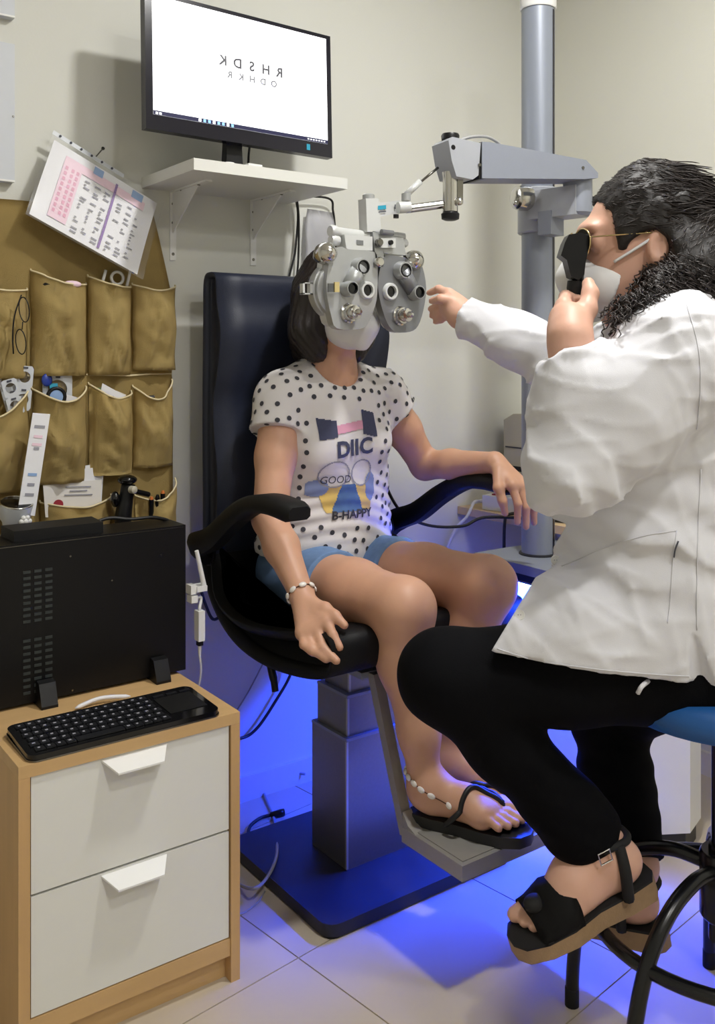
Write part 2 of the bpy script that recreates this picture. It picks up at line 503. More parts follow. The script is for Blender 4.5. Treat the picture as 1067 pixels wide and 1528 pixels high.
for k in range(3):
    x = kx1 - .08 + k * .026
    obj('media_key', bx((x, ky1 - .024, z + .0045), (x + .02, ky1 - .017, z + .006)), 'key_cap', kb)
tag(obj('paper_slip', tube(nb(), spline([WZ(112, 1057, ch + .004), WZ(150, 1042, ch + .010), WZ(195, 1039, ch + .008)], 6), [.001] + [.004] * 11 + [.001], 6), 'paper', None, True), 'small white curled paper slip tucked behind the keyboard', 'paper')

# ================================================================== wall shelf and monitor
SHT, SHB = 1.537, 1.512
sx0, sx1, sy0 = .885, 1.283, 1.806
sh = empty('wall_shelf', (1.08, YW, SHB), 'white wall shelf on two brackets below the monitor', 'shelf')
obj('board', bx((sx0, sy0, SHB), (sx1, YW, SHT)), 'white_lacquer', sh, bevel=.0015)
for x in (.955, 1.175):
    br = obj('bracket', prism(nb(), [(x, YW, SHB), (x + .016, YW, SHB), (x + .016, YW - .004, SHB), (x, YW - .004, SHB)], (0, 0, -.165)), 'white_metal', sh)
    b = nb()
    box(b, (x, YW - .19, SHB - .004), (x + .016, YW - .004, SHB))
    prism(b, [(x + .006, YW - .004, SHB - .10), (x + .006, YW - .004, SHB - .004), (x + .006, YW - .14, SHB - .004)], (.003, 0, 0))
    obj('bracket_arm', b, 'white_metal', br)
    for z in (.03, .075, .15):
        obj('screw', lathe(nb(), (x + .008, YW - .004, SHB - z), (0, -1, 0), [(0, .004), (.0015, .003)], 10), 'chrome_dark', br)
    for y in (.05, .14):
        obj('screw', lathe(nb(), (x + .008, YW - y, SHB - .004), (0, 0, -1), [(0, .004), (.0015, .003)], 10), 'chrome_dark', br)
mo = empty('monitor', (1.07, 1.93, SHT), 'black flat screen monitor on the white shelf showing mirrored letters', 'monitor')
ang = math.radians(1.0)                                    # slight turn and lean of the panel
BL = WY(218, 191, 1.885); BR = WY(496, 236, 1.897)
ux = (BR - BL); mw = ux.length; ux.normalize()
uz = Vector((0, 0.035, 1)); uz = (uz - ux * uz.dot(ux)).normalized()
un = ux.cross(uz)                                          # towards the viewer
mh = mw * 0.615
def MP(s, t, d=0.0): return BL + ux * (s * mw) + uz * (t * mh) + un * d
b = nb()
hexa(b, [MP(0, 0, -.022), MP(1, 0, -.022), MP(1, 1, -.022), MP(0, 1, -.022)], [MP(0, 0), MP(1, 0), MP(1, 1), MP(0, 1)])
obj('case', b, 'bezel', mo, bevel=.003)
b = nb(); hexa(b, [MP(.15, .1, -.045), MP(.85, .1, -.045), MP(.85, .8, -.045), MP(.15, .8, -.045)], [MP(.08, .05, -.0225), MP(.92, .05, -.0225), MP(.92, .9, -.0225), MP(.08, .9, -.0225)])
obj('rear_cover', b, 'black_plastic', mo, bevel=.004)
b = nb(); prism(b, [MP(.034, .108, .0002), MP(.972, .108, .0002), MP(.972, .968, .0002), MP(.034, .968, .0002)], un * .0006)
sc = obj('screen', b, 'screen_white', mo, None)
def MT(s, t, mirror=True):                                 # lettering plane on the screen
    x = -ux if mirror else ux
    m4 = Matrix((( x.x, uz.x, un.x, 0), (x.y, uz.y, un.y, 0), (x.z, uz.z, un.z, 0), (0, 0, 0, 1)))
    m4.translation = MP(s, t, .0012)
    return m4
for i, ch_ in enumerate('KDSHR'):
    s = .385 + i * .077
    obj('chart_letter', text_bm(ch_, .031, MT(s, .603 ), 0.0008), 'screen_ink', sc, None)
for i, ch_ in enumerate('RKHDO'):
    s = .42 + i * .060
    obj('chart_letter', text_bm(ch_, .021, MT(s, .505), 0.0005), 'screen_ink_pale', sc, None)
b = nb(); prism(b, [MP(.034, .108, .0009), MP(.972, .108, .0009), MP(.972, .138, .0009), MP(.034, .138, .0009)], un * .0003)
obj('task_bar', b, 'screen_task', sc, None)
for i in range(8):
    s = .255 + i * .024
    b = nb(); prism(b, [MP(s, .112, .0013), MP(s + .013, .112, .0013), MP(s + .013, .134, .0013), MP(s, .134, .0013)], un * .0002)
    obj('task_icon', b, 'screen_icon' if i % 3 else 'screen_white', sc, None)
for i in range(7):
    s = .85 + i * .016
    b = nb(); prism(b, [MP(s, .118, .0013), MP(s + .009, .118, .0013), MP(s + .009, .127, .0013), MP(s, .127, .0013)], un * .0002)
    obj('task_icon', b, 'screen_white', sc, None)
for (s, t) in ((.045, .12), (.062, .12)):
    b = nb(); prism(b, [MP(s, t - .008, .0013), MP(s + .011, t - .008, .0013), MP(s + .011, t + .008, .0013), MP(s, t + .008, .0013)], un * .0002)
    obj('task_icon', b, 'screen_white', sc, None)
b = nb(); prism(b, [MP(.845, .035, .0002), MP(.865, .035, .0002), MP(.865, .082, .0002), MP(.845, .082, .0002)], un * .0006)
obj('brand_sticker', b, 'teal_sticker', mo, None)
bs = MP(.47, 0, -.02)
b = nb(); hexa(b, [Vector((bs.x - .022, bs.y + .004, SHT + .008)), Vector((bs.x + .022, bs.y + .004, SHT + .008)), Vector((bs.x + .022, bs.y + .03, SHT + .008)), Vector((bs.x - .022, bs.y + .03, SHT + .008))],
     [MP(.43, .04, -.026), MP(.51, .04, -.026), MP(.51, .04, -.046), MP(.43, .04, -.046)])
obj('stand_neck', b, 'black_plastic', mo, bevel=.003)
b = nb(); hexa(b, rrect(bs.x - .10, bs.x + .10, bs.y - .03, YW - .03, .03, SHT), rrect(bs.x - .10, bs.x + .10, bs.y - .03, YW - .03, .03, SHT + .009))
obj('stand_base', b, 'black_gloss', mo)
tag(obj('white_clip', tube(nb(), [Vector((.98, 1.825, SHT + .0025)) + Vector((.010 * math.cos(t), .006 * math.sin(t), 0)) for t in [k * math.pi / 6 for k in range(12)]], .0022, 6, closed=True), 'white_plastic', None, True), 'tiny white ring clip on the shelf edge below the monitor', 'clip')
tag(obj('white_plug', bx((1.02, 1.812, SHT), (1.055, 1.83, SHT + .006)), 'white_plastic', None, bevel=.002), 'small flat white plug on the shelf edge below the monitor', 'plug')
# monitor cables
c0 = MP(.55, .12, -.05)
cable('monitor_cable', [c0, c0 + Vector((.0, .03, -.06)), (1.10, 2.055, SHT + .02), (1.19, 2.06, SHT + .005), (1.295, 2.06, SHT - .01), (1.30, 2.062, 1.40), (1.272, 2.066, 1.25), (1.275, 2.07, .9)], .0028, 'cable_black', 'black cable from the monitor hanging down the wall, the left of a pair', 'monitor cables')
cable('monitor_cable', [c0 + Vector((.02, 0, 0)), c0 + Vector((.03, .03, -.05)), (1.16, 2.05, SHT + .02), (1.24, 2.05, SHT + .006), (1.296, 2.052, SHT - .012), (1.306, 2.058, 1.38), (1.296, 2.066, 1.22), (1.285, 2.066, .9)], .0028, 'cable_black', 'black cable from the monitor hanging down the wall, the right of a pair', 'monitor cables')
p = [WY(490, 296, 2.055), WY(497, 315, 2.06), WY(500, 345, 2.062), WY(502, 400, 2.066), WY(503, 520, 2.068)]
cable('wall_cable', [Vector((1.285, 2.055, SHT - .006))] + p, .003, 'cable_black', 'short black cable bending off the end of the shelf')
# white plastic sheet pinned to the wall behind the phoropter
q = [WY(455, 312, 2.07), WY(492, 318, 2.07), WY(512, 430, 2.07), WY(447, 440, 2.07)]
b = nb(); N = 10; g = []
for i in range(N + 1):
    row = []
    for j in range(N + 1):
        s, t = i / N, j / N
        p = q[0] * (1 - s) * (1 - t) + q[1] * s * (1 - t) + q[2] * s * t + q[3] * (1 - s) * t
        p = p + Vector((0, -.012 - .012 * noise.noise(Vector((s * 3, t * 3, 2))), 0))
        row.append(b.verts.new(p))
    g.append(row)
for i in range(N):
    for j in range(N):
        b.faces.new((g[i][j], g[i + 1][j], g[i + 1][j + 1], g[i][j + 1]))
bmesh.ops.solidify(b, geom=b.faces[:], thickness=.002)
tag(obj('plastic_sheet', b, 'paper', None, True), 'crumpled white plastic sheet on the wall beside the shelf end', 'sheet')
# two white boards at the left
for (v0, v1, lab) in ((-40, 27, 'white wall board hanging above a second taller white board'), (66, 272, 'tall white wall board with a small dark screw in its edge')):
    P0 = WY(22, v0, YW - .02); P1 = WY(22, v1, YW - .02)
    bb = empty('wall_board', (.45, YW, P1.z), lab, 'wall board')
    obj('panel', bx((.33, YW - .02, P1.z), (P0.x, YW, P0.z)), 'grey_white', bb, bevel=.002)
    obj('rim', bx((.33, YW - .022, P1.z), (P0.x, YW - .0202, P1.z + .004)), 'white_metal', bb)
    if v0 > 0:
        pp = WY(22, 174, YW - .02)
        obj('screw', lathe(nb(), pp + Vector((-.003, 0, 0)), (0, -1, 0), [(0, .0025), (.002, .002)], 8), 'chrome_dark', bb)

# ================================================================== cloth organizer
OB = YW - .006
og = empty('pocket_organizer', (.70, OB, .6), 'mustard canvas wall organizer with rows of pockets holding optical tools', 'organizer')
b = nb(); NX, NZ = 36, 44; g = []
for i in range(NX + 1):
    col = []
    for j in range(NZ + 1):
        s, t = i / NX, j / NZ
        z = .62 + t * (1.452 - .62)
        xr = .952 + (.0 if z < 1.27 else -.045 * (z - 1.27) / .17)
        x = .40 + s * (xr - .40)
        y = OB - .012 - .012 * noise.noise(Vector((x * 9, z * 5, 1.3))) - .010 * abs(noise.noise(Vector((x * 22 + z * 9, z * 4, 5))))
        col.append(b.verts.new((x, y, z)))
    g.append(col)
for i in range(NX):
    for j in range(NZ):
        b.faces.new((g[i][j], g[i + 1][j], g[i + 1][j + 1], g[i][j + 1]))
bmesh.ops.solidify(b, geom=b.faces[:], thickness=-.0015)
obj('backing', b, 'canvas_mustard', og, True)
OY = OB - .022
def pocket(x0, x1, zt, zb, bulge, sag, seed, lean=0.0, gape=.4):
    """a cloth pocket: front panel bowed out from the backing, open at the top"""
    b = nb(); NX, NZ = 18, 20; g = []
    hem = []
    for i in range(NX + 1):
        col = []
        for j in range(NZ + 1):
            s, t = i / NX, j / NZ
            arch = math.sin(math.pi * s) ** .7
            ztop = zt - sag * math.sin(math.pi * s) + lean * (s - .5)
            z = zb + (ztop - zb) * t
            bow = bulge * arch * (.45 + gape * t + .35 * math.sin(math.pi * min(1, t * 1.1)))
            n = noise.noise(Vector((s * 2.6 + seed * 3.1, t * 2.2, seed))) * .018 * arch
            n += abs(noise.noise(Vector(((s + t * .7) * 4 + seed, (t - s * .3) * 3, seed * 2)))) * .020 * arch
            y = OY - bow - n
            x = x0 + s * (x1 - x0) + .004 * noise.noise(Vector((t * 3, seed, s)))
            p = Vector((x, y, z))
            col.append(b.verts.new(p))
            if j == NZ: hem.append(p)
        g.append(col)
    for i in range(NX):
        for j in range(NZ):
            b.faces.new((g[i][j], g[i + 1][j], g[i + 1][j + 1], g[i][j + 1]))
    bmesh.ops.solidify(b, geom=b.faces[:], thickness=-.0015)
    o = obj('pocket', b, 'canvas_pocket', og, True)
    h = [Vector((x0, OY + .004, hem[0].z + .004))] + hem + [Vector((x1, OY + .004, hem[-1].z + .004))]
    obj('piping', tube(nb(), h, .0022, 6), 'piping', o, True)
    return hem
ZR1 = 1.278; ZR2 = 1.045; ZR3 = .815
pocket(.478, .612, ZR1 - .008, 1.07, .03, .012, 1, lean=-.02)
pocket(.620, .742, ZR1 + .012, 1.075, .036, .012, 2, lean=-.025)
pocket(.746, .846, ZR1 + .008, 1.075, .034, .010, 3, lean=-.02)
pocket(.851, .958, ZR1 + .004, 1.085, .034, .012, 4, lean=.0)
pocket(.478, .616, ZR2 - .022, .83, .045, .03, 5, lean=.05)
pocket(.622, .742, ZR2 + .002, .84, .05, .028, 6)
pocket(.748, .848, ZR2 - .000, .85, .045, .022, 7, lean=-.02)
pocket(.852, .950, ZR2 + .008, .86, .036, .035, 8, lean=.012)
pocket(.440, .590, ZR3 - .05, .66, .04, .012, 9, lean=-.05)
pocket(.640, .800, ZR3 - .015, .66, .045, .012, 10)
pocket(.858, .958, ZR3 - .005, .66, .045, .022, 11, lean=.03)
b = nb(); tube(b, [Vector((.42 + k * .053, OY + .004 - .004 * math.sin(k), 1.075 + .002 * math.cos(k * 2))) for k in range(11)], .0022, 6)
obj('piping', b, 'piping', og, True)

# things in the pockets ------------------------------------------------
def pt(u, v, dy): return WY(u, v, OY - dy)
def quad_slab(u0, v0, u1, v1, u2, v2, u3, v3, dy, th=.002, dy2=None):
    """slab through four pixels at a stated distance in front of the backing"""
    dy2 = dy if dy2 is None else dy2
    q = [pt(u0, v0, dy), pt(u1, v1, dy), pt(u2, v2, dy2), pt(u3, v3, dy2)]
    return q, prism(nb(), q, (0, th, 0))
def ring(bm, c, r, t, n=20, axis=(0, -1, 0)):
    a, b_, d = frame_of(axis)
    tube(bm, [Vector(c) + (a * math.cos(x) + b_ * math.sin(x)) * r for x in [2 * math.pi * k / n for k in range(n)]], t, 6, closed=True)
    return bm
# spectacles hanging from the first pocket
gl = empty('spectacles', pt(28, 520, .05), 'thin dark-framed spectacles hanging over the edge of a mustard pocket', 'spectacles')
for (u, v, rx, rz) in ((36, 462, .008, .026), (31, 510, .008, .026)):
    c = pt(u, v, .056)
    b = nb(); tube(b, [c + Vector((rx * math.cos(t) - .1 * rz * math.sin(t), -.008 * math.cos(t), rz * math.sin(t))) for t in [2 * math.pi * k / 20 for k in range(20)]], .0012, 6, closed=True)
    fr = obj('rim', b, 'black_plastic', gl, True)
    b = nb(); b.faces.new([b.verts.new(c + Vector((rx * math.cos(t) - .1 * rz * math.sin(t), -.008 * math.cos(t), rz * math.sin(t)))) for t in [2 * math.pi * k / 20 for k in range(20)]])
    obj('lens', b, 'clear_sleeve', fr, None)
obj('temple', tube(nb(), spline([pt(32, 440, .055), pt(22, 470, .058), pt(19, 500, .058), pt(20, 528, .052)], 6), .0016, 6), 'black_plastic', gl, True)
obj('bridge', tube(nb(), [pt(34, 480, .056), pt(33, 492, .056)], .0012, 6), 'black_plastic', gl, True)
tag(obj('lens_cloth', ball(nb(), pt(82, 425, .02), .02, 12, (1.5, .5, .5)), 'black_soft', None, True), 'dark folded cloth in the pocket right of the hanging spectacles', 'cloth')
tag(obj('lilac_wipe', ball(nb(), pt(108, 424, .022), .016, 12, (1.3, .5, .5)), 'pink_print', None, True), 'crumpled lilac wipe beside a dark folded cloth in a pocket', 'wipe')
tf = empty('trial_lens_frame', pt(172, 425, .02), 'white plastic trial lens holder with a round opening in an upper pocket', 'lens holder')
obj('ring', ring(nb(), pt(175, 415, .012), .014, .0035), 'white_plastic', tf, True)
for (u0, v0, u1, v1) in ((158, 403, 150, 432), (196, 398, 188, 432)):
    obj('arm', tube(nb(), [pt(u0, v0, .012), pt(u1, v1, .012)], .0035, 8), 'white_plastic', tf, True)
obj('knob', ball(nb(), pt(199, 406, .024), .004, 10), 'blue_plastic', tf, True)
# lens racks
def rack(name, quad, dy, holes, lab):
    q, _ = quad_slab(*quad, dy)
    r = empty(name, q[2], lab, 'lens rack', 'lens racks in the second pocket row')
    # plate with round holes: built as a ring of quads around each hole
    e1 = (q[1] - q[0]); e2 = (q[3] - q[0]); wd = e1.length; hg = e2.length
    e1.normalize(); e2 = (e2 - e1 * e2.dot(e1)).normalized()
    b = nb(); n = len(holes); cell = hg / n
    for k in range(n):
        o0 = q[0] + e2 * (k * cell)
        cc = o0 + e1 * (wd / 2) + e2 * (cell / 2)
        R = min(wd, cell) * .34
        m = 24; inner = []; outer = []
        for t in range(m):
            a = 2 * math.pi * t / m
            ca, sa = math.cos(a), math.sin(a)
            f = min(wd / 2 / max(abs(ca), 1e-6), cell / 2 / max(abs(sa), 1e-6))
            inner.append(b.verts.new(cc + e1 * ca * R + e2 * sa * R))
            outer.append(b.verts.new(cc + e1 * ca * f + e2 * sa * f))
        for t in range(m):
            b.faces.new((inner[t], inner[(t + 1) % m], outer[(t + 1) % m], outer[t]))
    bmesh.ops.remove_doubles(b, verts=b.verts[:], dist=1e-5)
    bmesh.ops.solidify(b, geom=b.faces[:], thickness=.002)
    obj('plate', b, 'grey_white', r, None)
    for k in range(n):
        o0 = q[0] + e2 * (k * cell)
        cc = o0 + e1 * (wd / 2) + e2 * (cell / 2)
        R = min(wd, cell) * .34
        b = nb(); b.faces.new([b.verts.new(cc + e1 * math.cos(a) * R + e2 * math.sin(a) * R + Vector((0, .001, 0))) for a in [2 * math.pi * t / 20 for t in range(20)]])
        obj('lens', b, 'clear_sleeve', r, None)
        m_ = o0 + e1 * (wd / 2) + e2 * .004
        obj('power_mark', prism(nb(), [m_ - e1 * .005 - e2 * .002 + Vector((0, -.0012, 0)), m_ + e1 * .005 - e2 * .002 + Vector((0, -.0012, 0)), m_ + e1 * .005 + e2 * .002 + Vector((0, -.0012, 0)), m_ - e1 * .005 + e2 * .002 + Vector((0, -.0012, 0))], (0, -.0006, 0)), 'ink', r, None)
    return r
rack('lens_rack', (-6, 557, 24, 549, 26, 612, -4, 618), .004, [1, 1], 'grey lens rack standing behind the other two racks in its pocket')
rack('lens_rack', (1, 569, 24, 563, 28, 618, 5, 624), .018, [1, 1], 'small grey lens rack in front of two others in its pocket')
rack('lens_rack', (26, 545, 51, 547, 48, 612, 22, 612), .011, [1, 1], 'tallest grey lens rack with big round lenses in its pocket')
# second pocket
oc = empty('occluder', pt(82, 590, .04), 'blue and black round occluder lens standing in a pocket beside a white card', 'occluder')
obj('rim', ring(nb(), pt(84, 592, .024), .0185, .0042), 'black_plastic', oc, True)
obj('lens', lathe(nb(), pt(84, 592, .024), (0, -1, 0), [(0, .0175), (.001, .0172)], 24), 'blue_print', oc)
obj('handle', tube(nb(), [pt(84, 604, .022), pt(83, 630, .016)], .004, 8), 'black_plastic', oc)
tag(obj('dark_blue_lens', ball(nb(), pt(70, 567, .012), .012, 14, (1, .35, 1.2)), 'blue_plastic', None, True), 'dark blue round lens behind the black-rimmed occluder', 'lens')
tag(obj('cyan_tab', quad_slab(74, 572, 86, 572, 88, 606, 76, 606, .012)[1], 'cyan_plastic', None, None), 'cyan plastic tab beside the black-rimmed occluder', 'tab')
rack('lens_card', (64, 560, 108, 560, 110, 600, 66, 603), .004, [1], 'white card with one round lens behind the black-rimmed occluder')
tag(obj('white_packet', quad_slab(98, 588, 122, 595, 120, 612, 100, 612, .014)[1], 'paper', None, None), 'white packet sticking out of the pocket right of the occluder', 'packet')
# third pocket
cd = empty('printed_card', pt(165, 600, .03), 'white printed card with dark marks tilted in the third pocket', 'card')
q, b = quad_slab(153, 572, 186, 590, 180, 614, 147, 600, .014)
obj('card', b, 'paper', cd, None)
for (u, v) in ((157, 592), (168, 594)):
    c = pt(u, v, .0145)
    obj('mark', lathe(nb(), c, (0, -1, 0), [(0, .005), (.0006, .005)], 12), 'ink', cd)
tag(obj('green_card', quad_slab(139, 580, 152, 578, 152, 606, 140, 606, .004)[1], 'green_paper', None, None), 'pale green card behind the tilted printed card', 'card')
tag(obj('white_slip', quad_slab(174, 583, 188, 589, 186, 612, 172, 612, .008)[1], 'paper_cream', None, None), 'white slip right of the tilted printed card', 'card')
pen = empty('capped_stick', pt(222, 600, .03), 'small white stick with a dark cap lying in the fourth pocket', 'stick')
obj('shaft', tube(nb(), [pt(212, 594, .01), pt(222, 593, .012)], .004, 8), 'white_plastic', pen)
obj('cap', tube(nb(), [pt(222, 593, .012), pt(230, 592, .013)], .0042, 8), 'black_plastic', pen)
# white ruler
rl = empty('ruler', pt(30, 740, .08), 'long white measuring ruler leaning against the mustard pockets', 'ruler')
q, b = quad_slab(49, 616, 75, 618, 52, 770, 26, 766, .072, .002, .085)
obj('blade', b, 'paper', rl, None)
for (t, wd_, m_) in ((.12, .6, 'ink_light'), (.22, .5, 'pink_print'), (.3, .55, 'pink_print'), (.34, .3, 'ink_light'), (.6, .5, 'blue_print'), (.7, .4, 'ink_light'), (.8, .5, 'ink_light')):
    p = q[0] + (q[3] - q[0]) * t; e = (q[1] - q[0]); f = (q[3] - q[0]).normalized()
    a0 = p + e * (.5 - wd_ / 2) + Vector((0, -.0008, 0))
    obj('print', prism(nb(), [a0, a0 + e * wd_, a0 + e * wd_ + f * .006, a0 + f * .006], (0, -.0003, 0)), m_, rl, None)
# metal magnifier cup
cp = empty('stand_magnifier', pt(22, 775, .07), 'silver cylinder magnifier with a dark glass top beside the papers', 'magnifier')
c = pt(22, 770, .062)
obj('barrel', lathe(nb(), c, Vector((0.02, -.28, .96)), [(-.03, .020), (-.012, .024), (.0, .032), (.026, .034), (.030, .0345)], 28), 'grey_white', cp)
obj('glass', lathe(nb(), c, Vector((0.02, -.28, .96)), [(.0302, .031), (.031, .03)], 28), 'glass_dark', cp)
obj('rim', ring(nb(), c + Vector((0.02, -.28, .96)).normalized() * .030, .0325, .0022, 28, Vector((.02, -.28, .96))), 'chrome', cp, True)
b = nb()
for k in range(6): ball(b, pt(38, 778, .10) + Vector((.008 * math.cos(k * 1.05), 0, .008 * math.sin(k * 1.05))), .0055, 8)
ball(b, pt(38, 778, .10), .007, 10)
obj('grip_knob', b, 'white_plastic', cp, True)
# papers with a red seal
pp = empty('paper_stack', pt(105, 760, .03), 'stack of white papers with a round red seal in a low pocket', 'papers')
for k, (quad, dy) in enumerate((((66, 702, 150, 692, 148, 772, 68, 772), .002), ((63, 704, 155, 697, 150, 772, 68, 772), .008), ((64, 722, 152, 716, 148, 772, 68, 772), .014))):
    q, b = quad_slab(*quad, dy, .0015, dy + .002)
    obj('sheet', b, 'paper' if k < 2 else 'paper_cream', pp, None)
for (u0, u1, v) in ((98, 136, 726), (104, 130, 732), (96, 138, 738), (66, 82, 713)):
    a0 = pt(u0, v, .0165 if v > 716 else .0105); a1 = pt(u1, v - 1, .0165 if v > 716 else .0105)
    obj('print_line', prism(nb(), [a0, a1, a1 + Vector((0, 0, -.0025)), a0 + Vector((0, 0, -.0025))], (0, -.0004, 0)), 'ink_light', pp, None)
obj('seal', lathe(nb(), pt(87, 753, .018), (0, -1, 0), [(0, .011), (.0006, .011)], 20), 'red_print', pp)
# black scope head in the gap
hs = empty('handheld_scope', pt(190, 780, .05), 'black handheld scope with a pale round lens standing between two low pockets', 'scope')
b = nb(); tube(b, spline([pt(183, 800, .05), pt(184, 770, .05), pt(188, 745, .05), pt(192, 722, .05)], 5), [.014, .0155, .017, .018, .0185, .019, .0185, .018, .0175, .017, .016, .016, .016, .016, .016, .015], 14)
obj('handle', b, 'black_plastic', hs, True)
b = nb(); ball(b, pt(190, 716, .055), .019, 16, (1.15, 1.1, .6)); ball(b, pt(172, 745, .05), .012, 12, (.9, .9, 1.5))
obj('head', b, 'black_gloss', hs, True)
obj('lens', lathe(nb(), pt(201, 731, .078), (.35, -.9, .0), [(-.012, .0085), (.0, .0085), (.002, .006)], 16), 'beige_plastic', hs)
obj('lens_arm', tube(nb(), [pt(201, 733, .07), pt(222, 738, .06)], .006, 8), 'black_plastic', hs)
for (u, v, m_, lab, hh) in ((226, 745, 'orange_plastic', 'dark pen with an orange tip in the low right pocket', 0), (243, 736, 'orange_plastic', 'black marker with an orange end standing in the low right pocket', 1), (235, 742, 'black_plastic', 'short black tube between two orange-tipped pens', 0)):
    e = empty('pocket_pen', pt(u, v + 25, .03), lab, 'pen', 'pens in the low right pocket')
    obj('barrel', tube(nb(), [pt(u, v + 30, .03), pt(u, v, .036)], .0058, 8), 'black_plastic', e)
    obj('tip', lathe(nb(), pt(u, v, .036), (0, -.2, 1), [(0, .005), (.006, .003)], 8), m_, e)

# ================================================================== plastic sleeve with a printed table
sl = empty('document_sleeve', WY(125, 270, 2.04), 'clear plastic sleeve with a pink printed table hanging tilted from a nail', 'document')
Q = [WY(77, 200, 2.045), WY(243, 303, 2.05), WY(211, 418, 1.992), WY(36, 320, 2.0)]
def SP(s, t, d=0.0):
    p = Q[0] * (1 - s) * (1 - t) + Q[1] * s * (1 - t) + Q[2] * s * t + Q[3] * (1 - s) * t
    return p + Vector((0, -d - .010 * math.sin(math.pi * s) * math.sin(math.pi * t) + .006 * math.sin(math.pi * t), 0))
def patch(s0, s1, t0, t1, d, m_, nm, par, n=1, th=.0):
    b = nb(); g = [[b.verts.new(SP(s0 + (s1 - s0) * i / n, t0 + (t1 - t0) * j / n, d)) for j in range(n + 1)] for i in range(n + 1)]
    for i in range(n):
        for j in range(n):
            b.faces.new((g[i][j], g[i][j + 1], g[i + 1][j + 1], g[i + 1][j]))
    if th:
        g2 = [[b.verts.new(SP(s0 + (s1 - s0) * i / n, t0 + (t1 - t0) * j / n, d - th)) for j in range(n + 1)] for i in range(n + 1)]
        for i in range(n):
            for j in range(n):
                b.faces.new((g2[i][j], g2[i + 1][j], g2[i + 1][j + 1], g2[i][j + 1]))
        for k in range(n):
            for A, B, C, D in ((g[k][0], g[k + 1][0], g2[k + 1][0], g2[k][0]), (g[k][n], g[k + 1][n], g2[k + 1][n], g2[k][n]), (g[0][k], g[0][k + 1], g2[0][k + 1], g2[0][k]), (g[n][k], g[n][k + 1], g2[n][k + 1], g2[n][k])):
                b.faces.new((A, B, C, D))
    return obj(nm, b, m_, par, 30)
sheet = patch(.03, .95, .05, .97, .004, 'paper', 'sheet', sl, 12, .001)
patch(0, 1, 0, 1, .0095, 'clear_sleeve', 'sleeve_front', sl, 12, .0004)
patch(-.0, .62, -.045, .005, .005, 'grey_white', 'hole_strip', sl, 8, .0006)
b = nb()
for k in range(6):
    p = SP(.06 + k * .09, -.022, .0068); tube(b, [p, p + Vector((0, -.001, 0))], .0028, 10)
obj('punch_holes', b, 'ink', sl, None)['kind'] = 'stuff'
patch(.15, .85, .14, .24, .0060, 'pink_print', 'table_cell', sheet, 8)
patch(.15, .30, .24, .88, .0060, 'pink_print', 'table_cell', sheet, 8)
patch(.38, .46, .07, .16, .0066, 'blue_print', 'table_cell', sheet, 4)
patch(.72, .82, .07, .16, .0066, 'blue_print', 'table_cell', sheet, 4)
patch(.575, .595, .12, .93, .0070, 'purple_print', 'table_rule', sheet, 8)
random.seed(11)
b = nb()
for c, s0 in enumerate((.34, .425, .51, .63, .715, .80)):
    for r_ in range(16):
        t0 = .29 + r_ * .04 + random.uniform(-.006, .006)
        if random.random() < .3: continue
        w_ = random.choice((.018, .04, .05))
        v4 = [SP(s0, t0, .0068), SP(s0, t0 + .016, .0068), SP(s0 + w_, t0 + .016, .0068), SP(s0 + w_, t0, .0068)]
        b.faces.new([b.verts.new(p) for p in v4])
obj('table_text', b, 'ink_light', sheet, None)['kind'] = 'stuff'
b = nb()
for c, s0 in enumerate((.17, .22, .26)):
    for r_ in range(9):
        t0 = .25 + r_ * .065
        v4 = [SP(s0, t0, .0068), SP(s0, t0 + .04, .0068), SP(s0 + .022, t0 + .04, .0068), SP(s0 + .022, t0, .0068)]
        b.faces.new([b.verts.new(p) for p in v4])
mat('pink_text', rgb(222, 160, 186), 0.6)
obj('table_heading_text', b, 'pink_text', sheet, None)['kind'] = 'stuff'
nl = WY(149, 232, 2.05)
tag(obj('wall_nail', lathe(nb(), Vector((nl.x, YW, nl.z)), (0, -1, .25), [(0, .0015), (.05, .0015), (.05, .004), (.052, .004)], 8), 'chrome_dark', None), 'small dark nail holding the plastic sleeve on the wall', 'nail')
# ================================================================== exam chair
XC = 1.24
chr_ = empty('exam_chair', (XC, 1.69, 0), 'black leather examination chair on a square telescopic steel post', 'chair')
# base plate
b = nb(); hexa(b, rrect(1.005, 1.50, 1.478, 1.885, .03, 0.003), rrect(1.005, 1.50, 1.478, 1.885, .03, .028))
obj('base_plate', b, 'base_black', chr_, 40, bevel=.004)
for (x, y) in ((1.03, 1.503), (1.475, 1.503)):
    obj('base_foot', lathe(nb(), (x, y, 0), (0, 0, 1), [(0, .022), (.004, .024)], 14), 'black_soft', chr_)
def post(x0, x1, y0, y1, z0, z1, nm):
    o = obj(nm, bx((x0, y0, z0), (x1, y1, z1)), 'steel_post', chr_, bevel=.0015)
    obj('corner_trim', bx((x0 - .0012, y0 - .0012, z0 + .002), (x0 + .004, y0 + .004, z1 - .001)), 'post_trim', o, bevel=.0012)
    obj('top_collar', bx((x0 - .001, y0 - .001, z1), (x1 + .001, y1 + .001, z1 + .006)), 'unit_grey', o, bevel=.0015)
    return o
post(1.150, 1.335, 1.622, 1.755, .028, .300, 'post_section')
post(1.158, 1.327, 1.630, 1.745, .3062, .388, 'post_section')
post(1.170, 1.316, 1.641, 1.733, .3942, .470, 'post_section')
obj('seat_mount', bx((1.10, 1.50, .4762), (1.38, 1.80, .489)), 'unit_grey', chr_, bevel=.004)
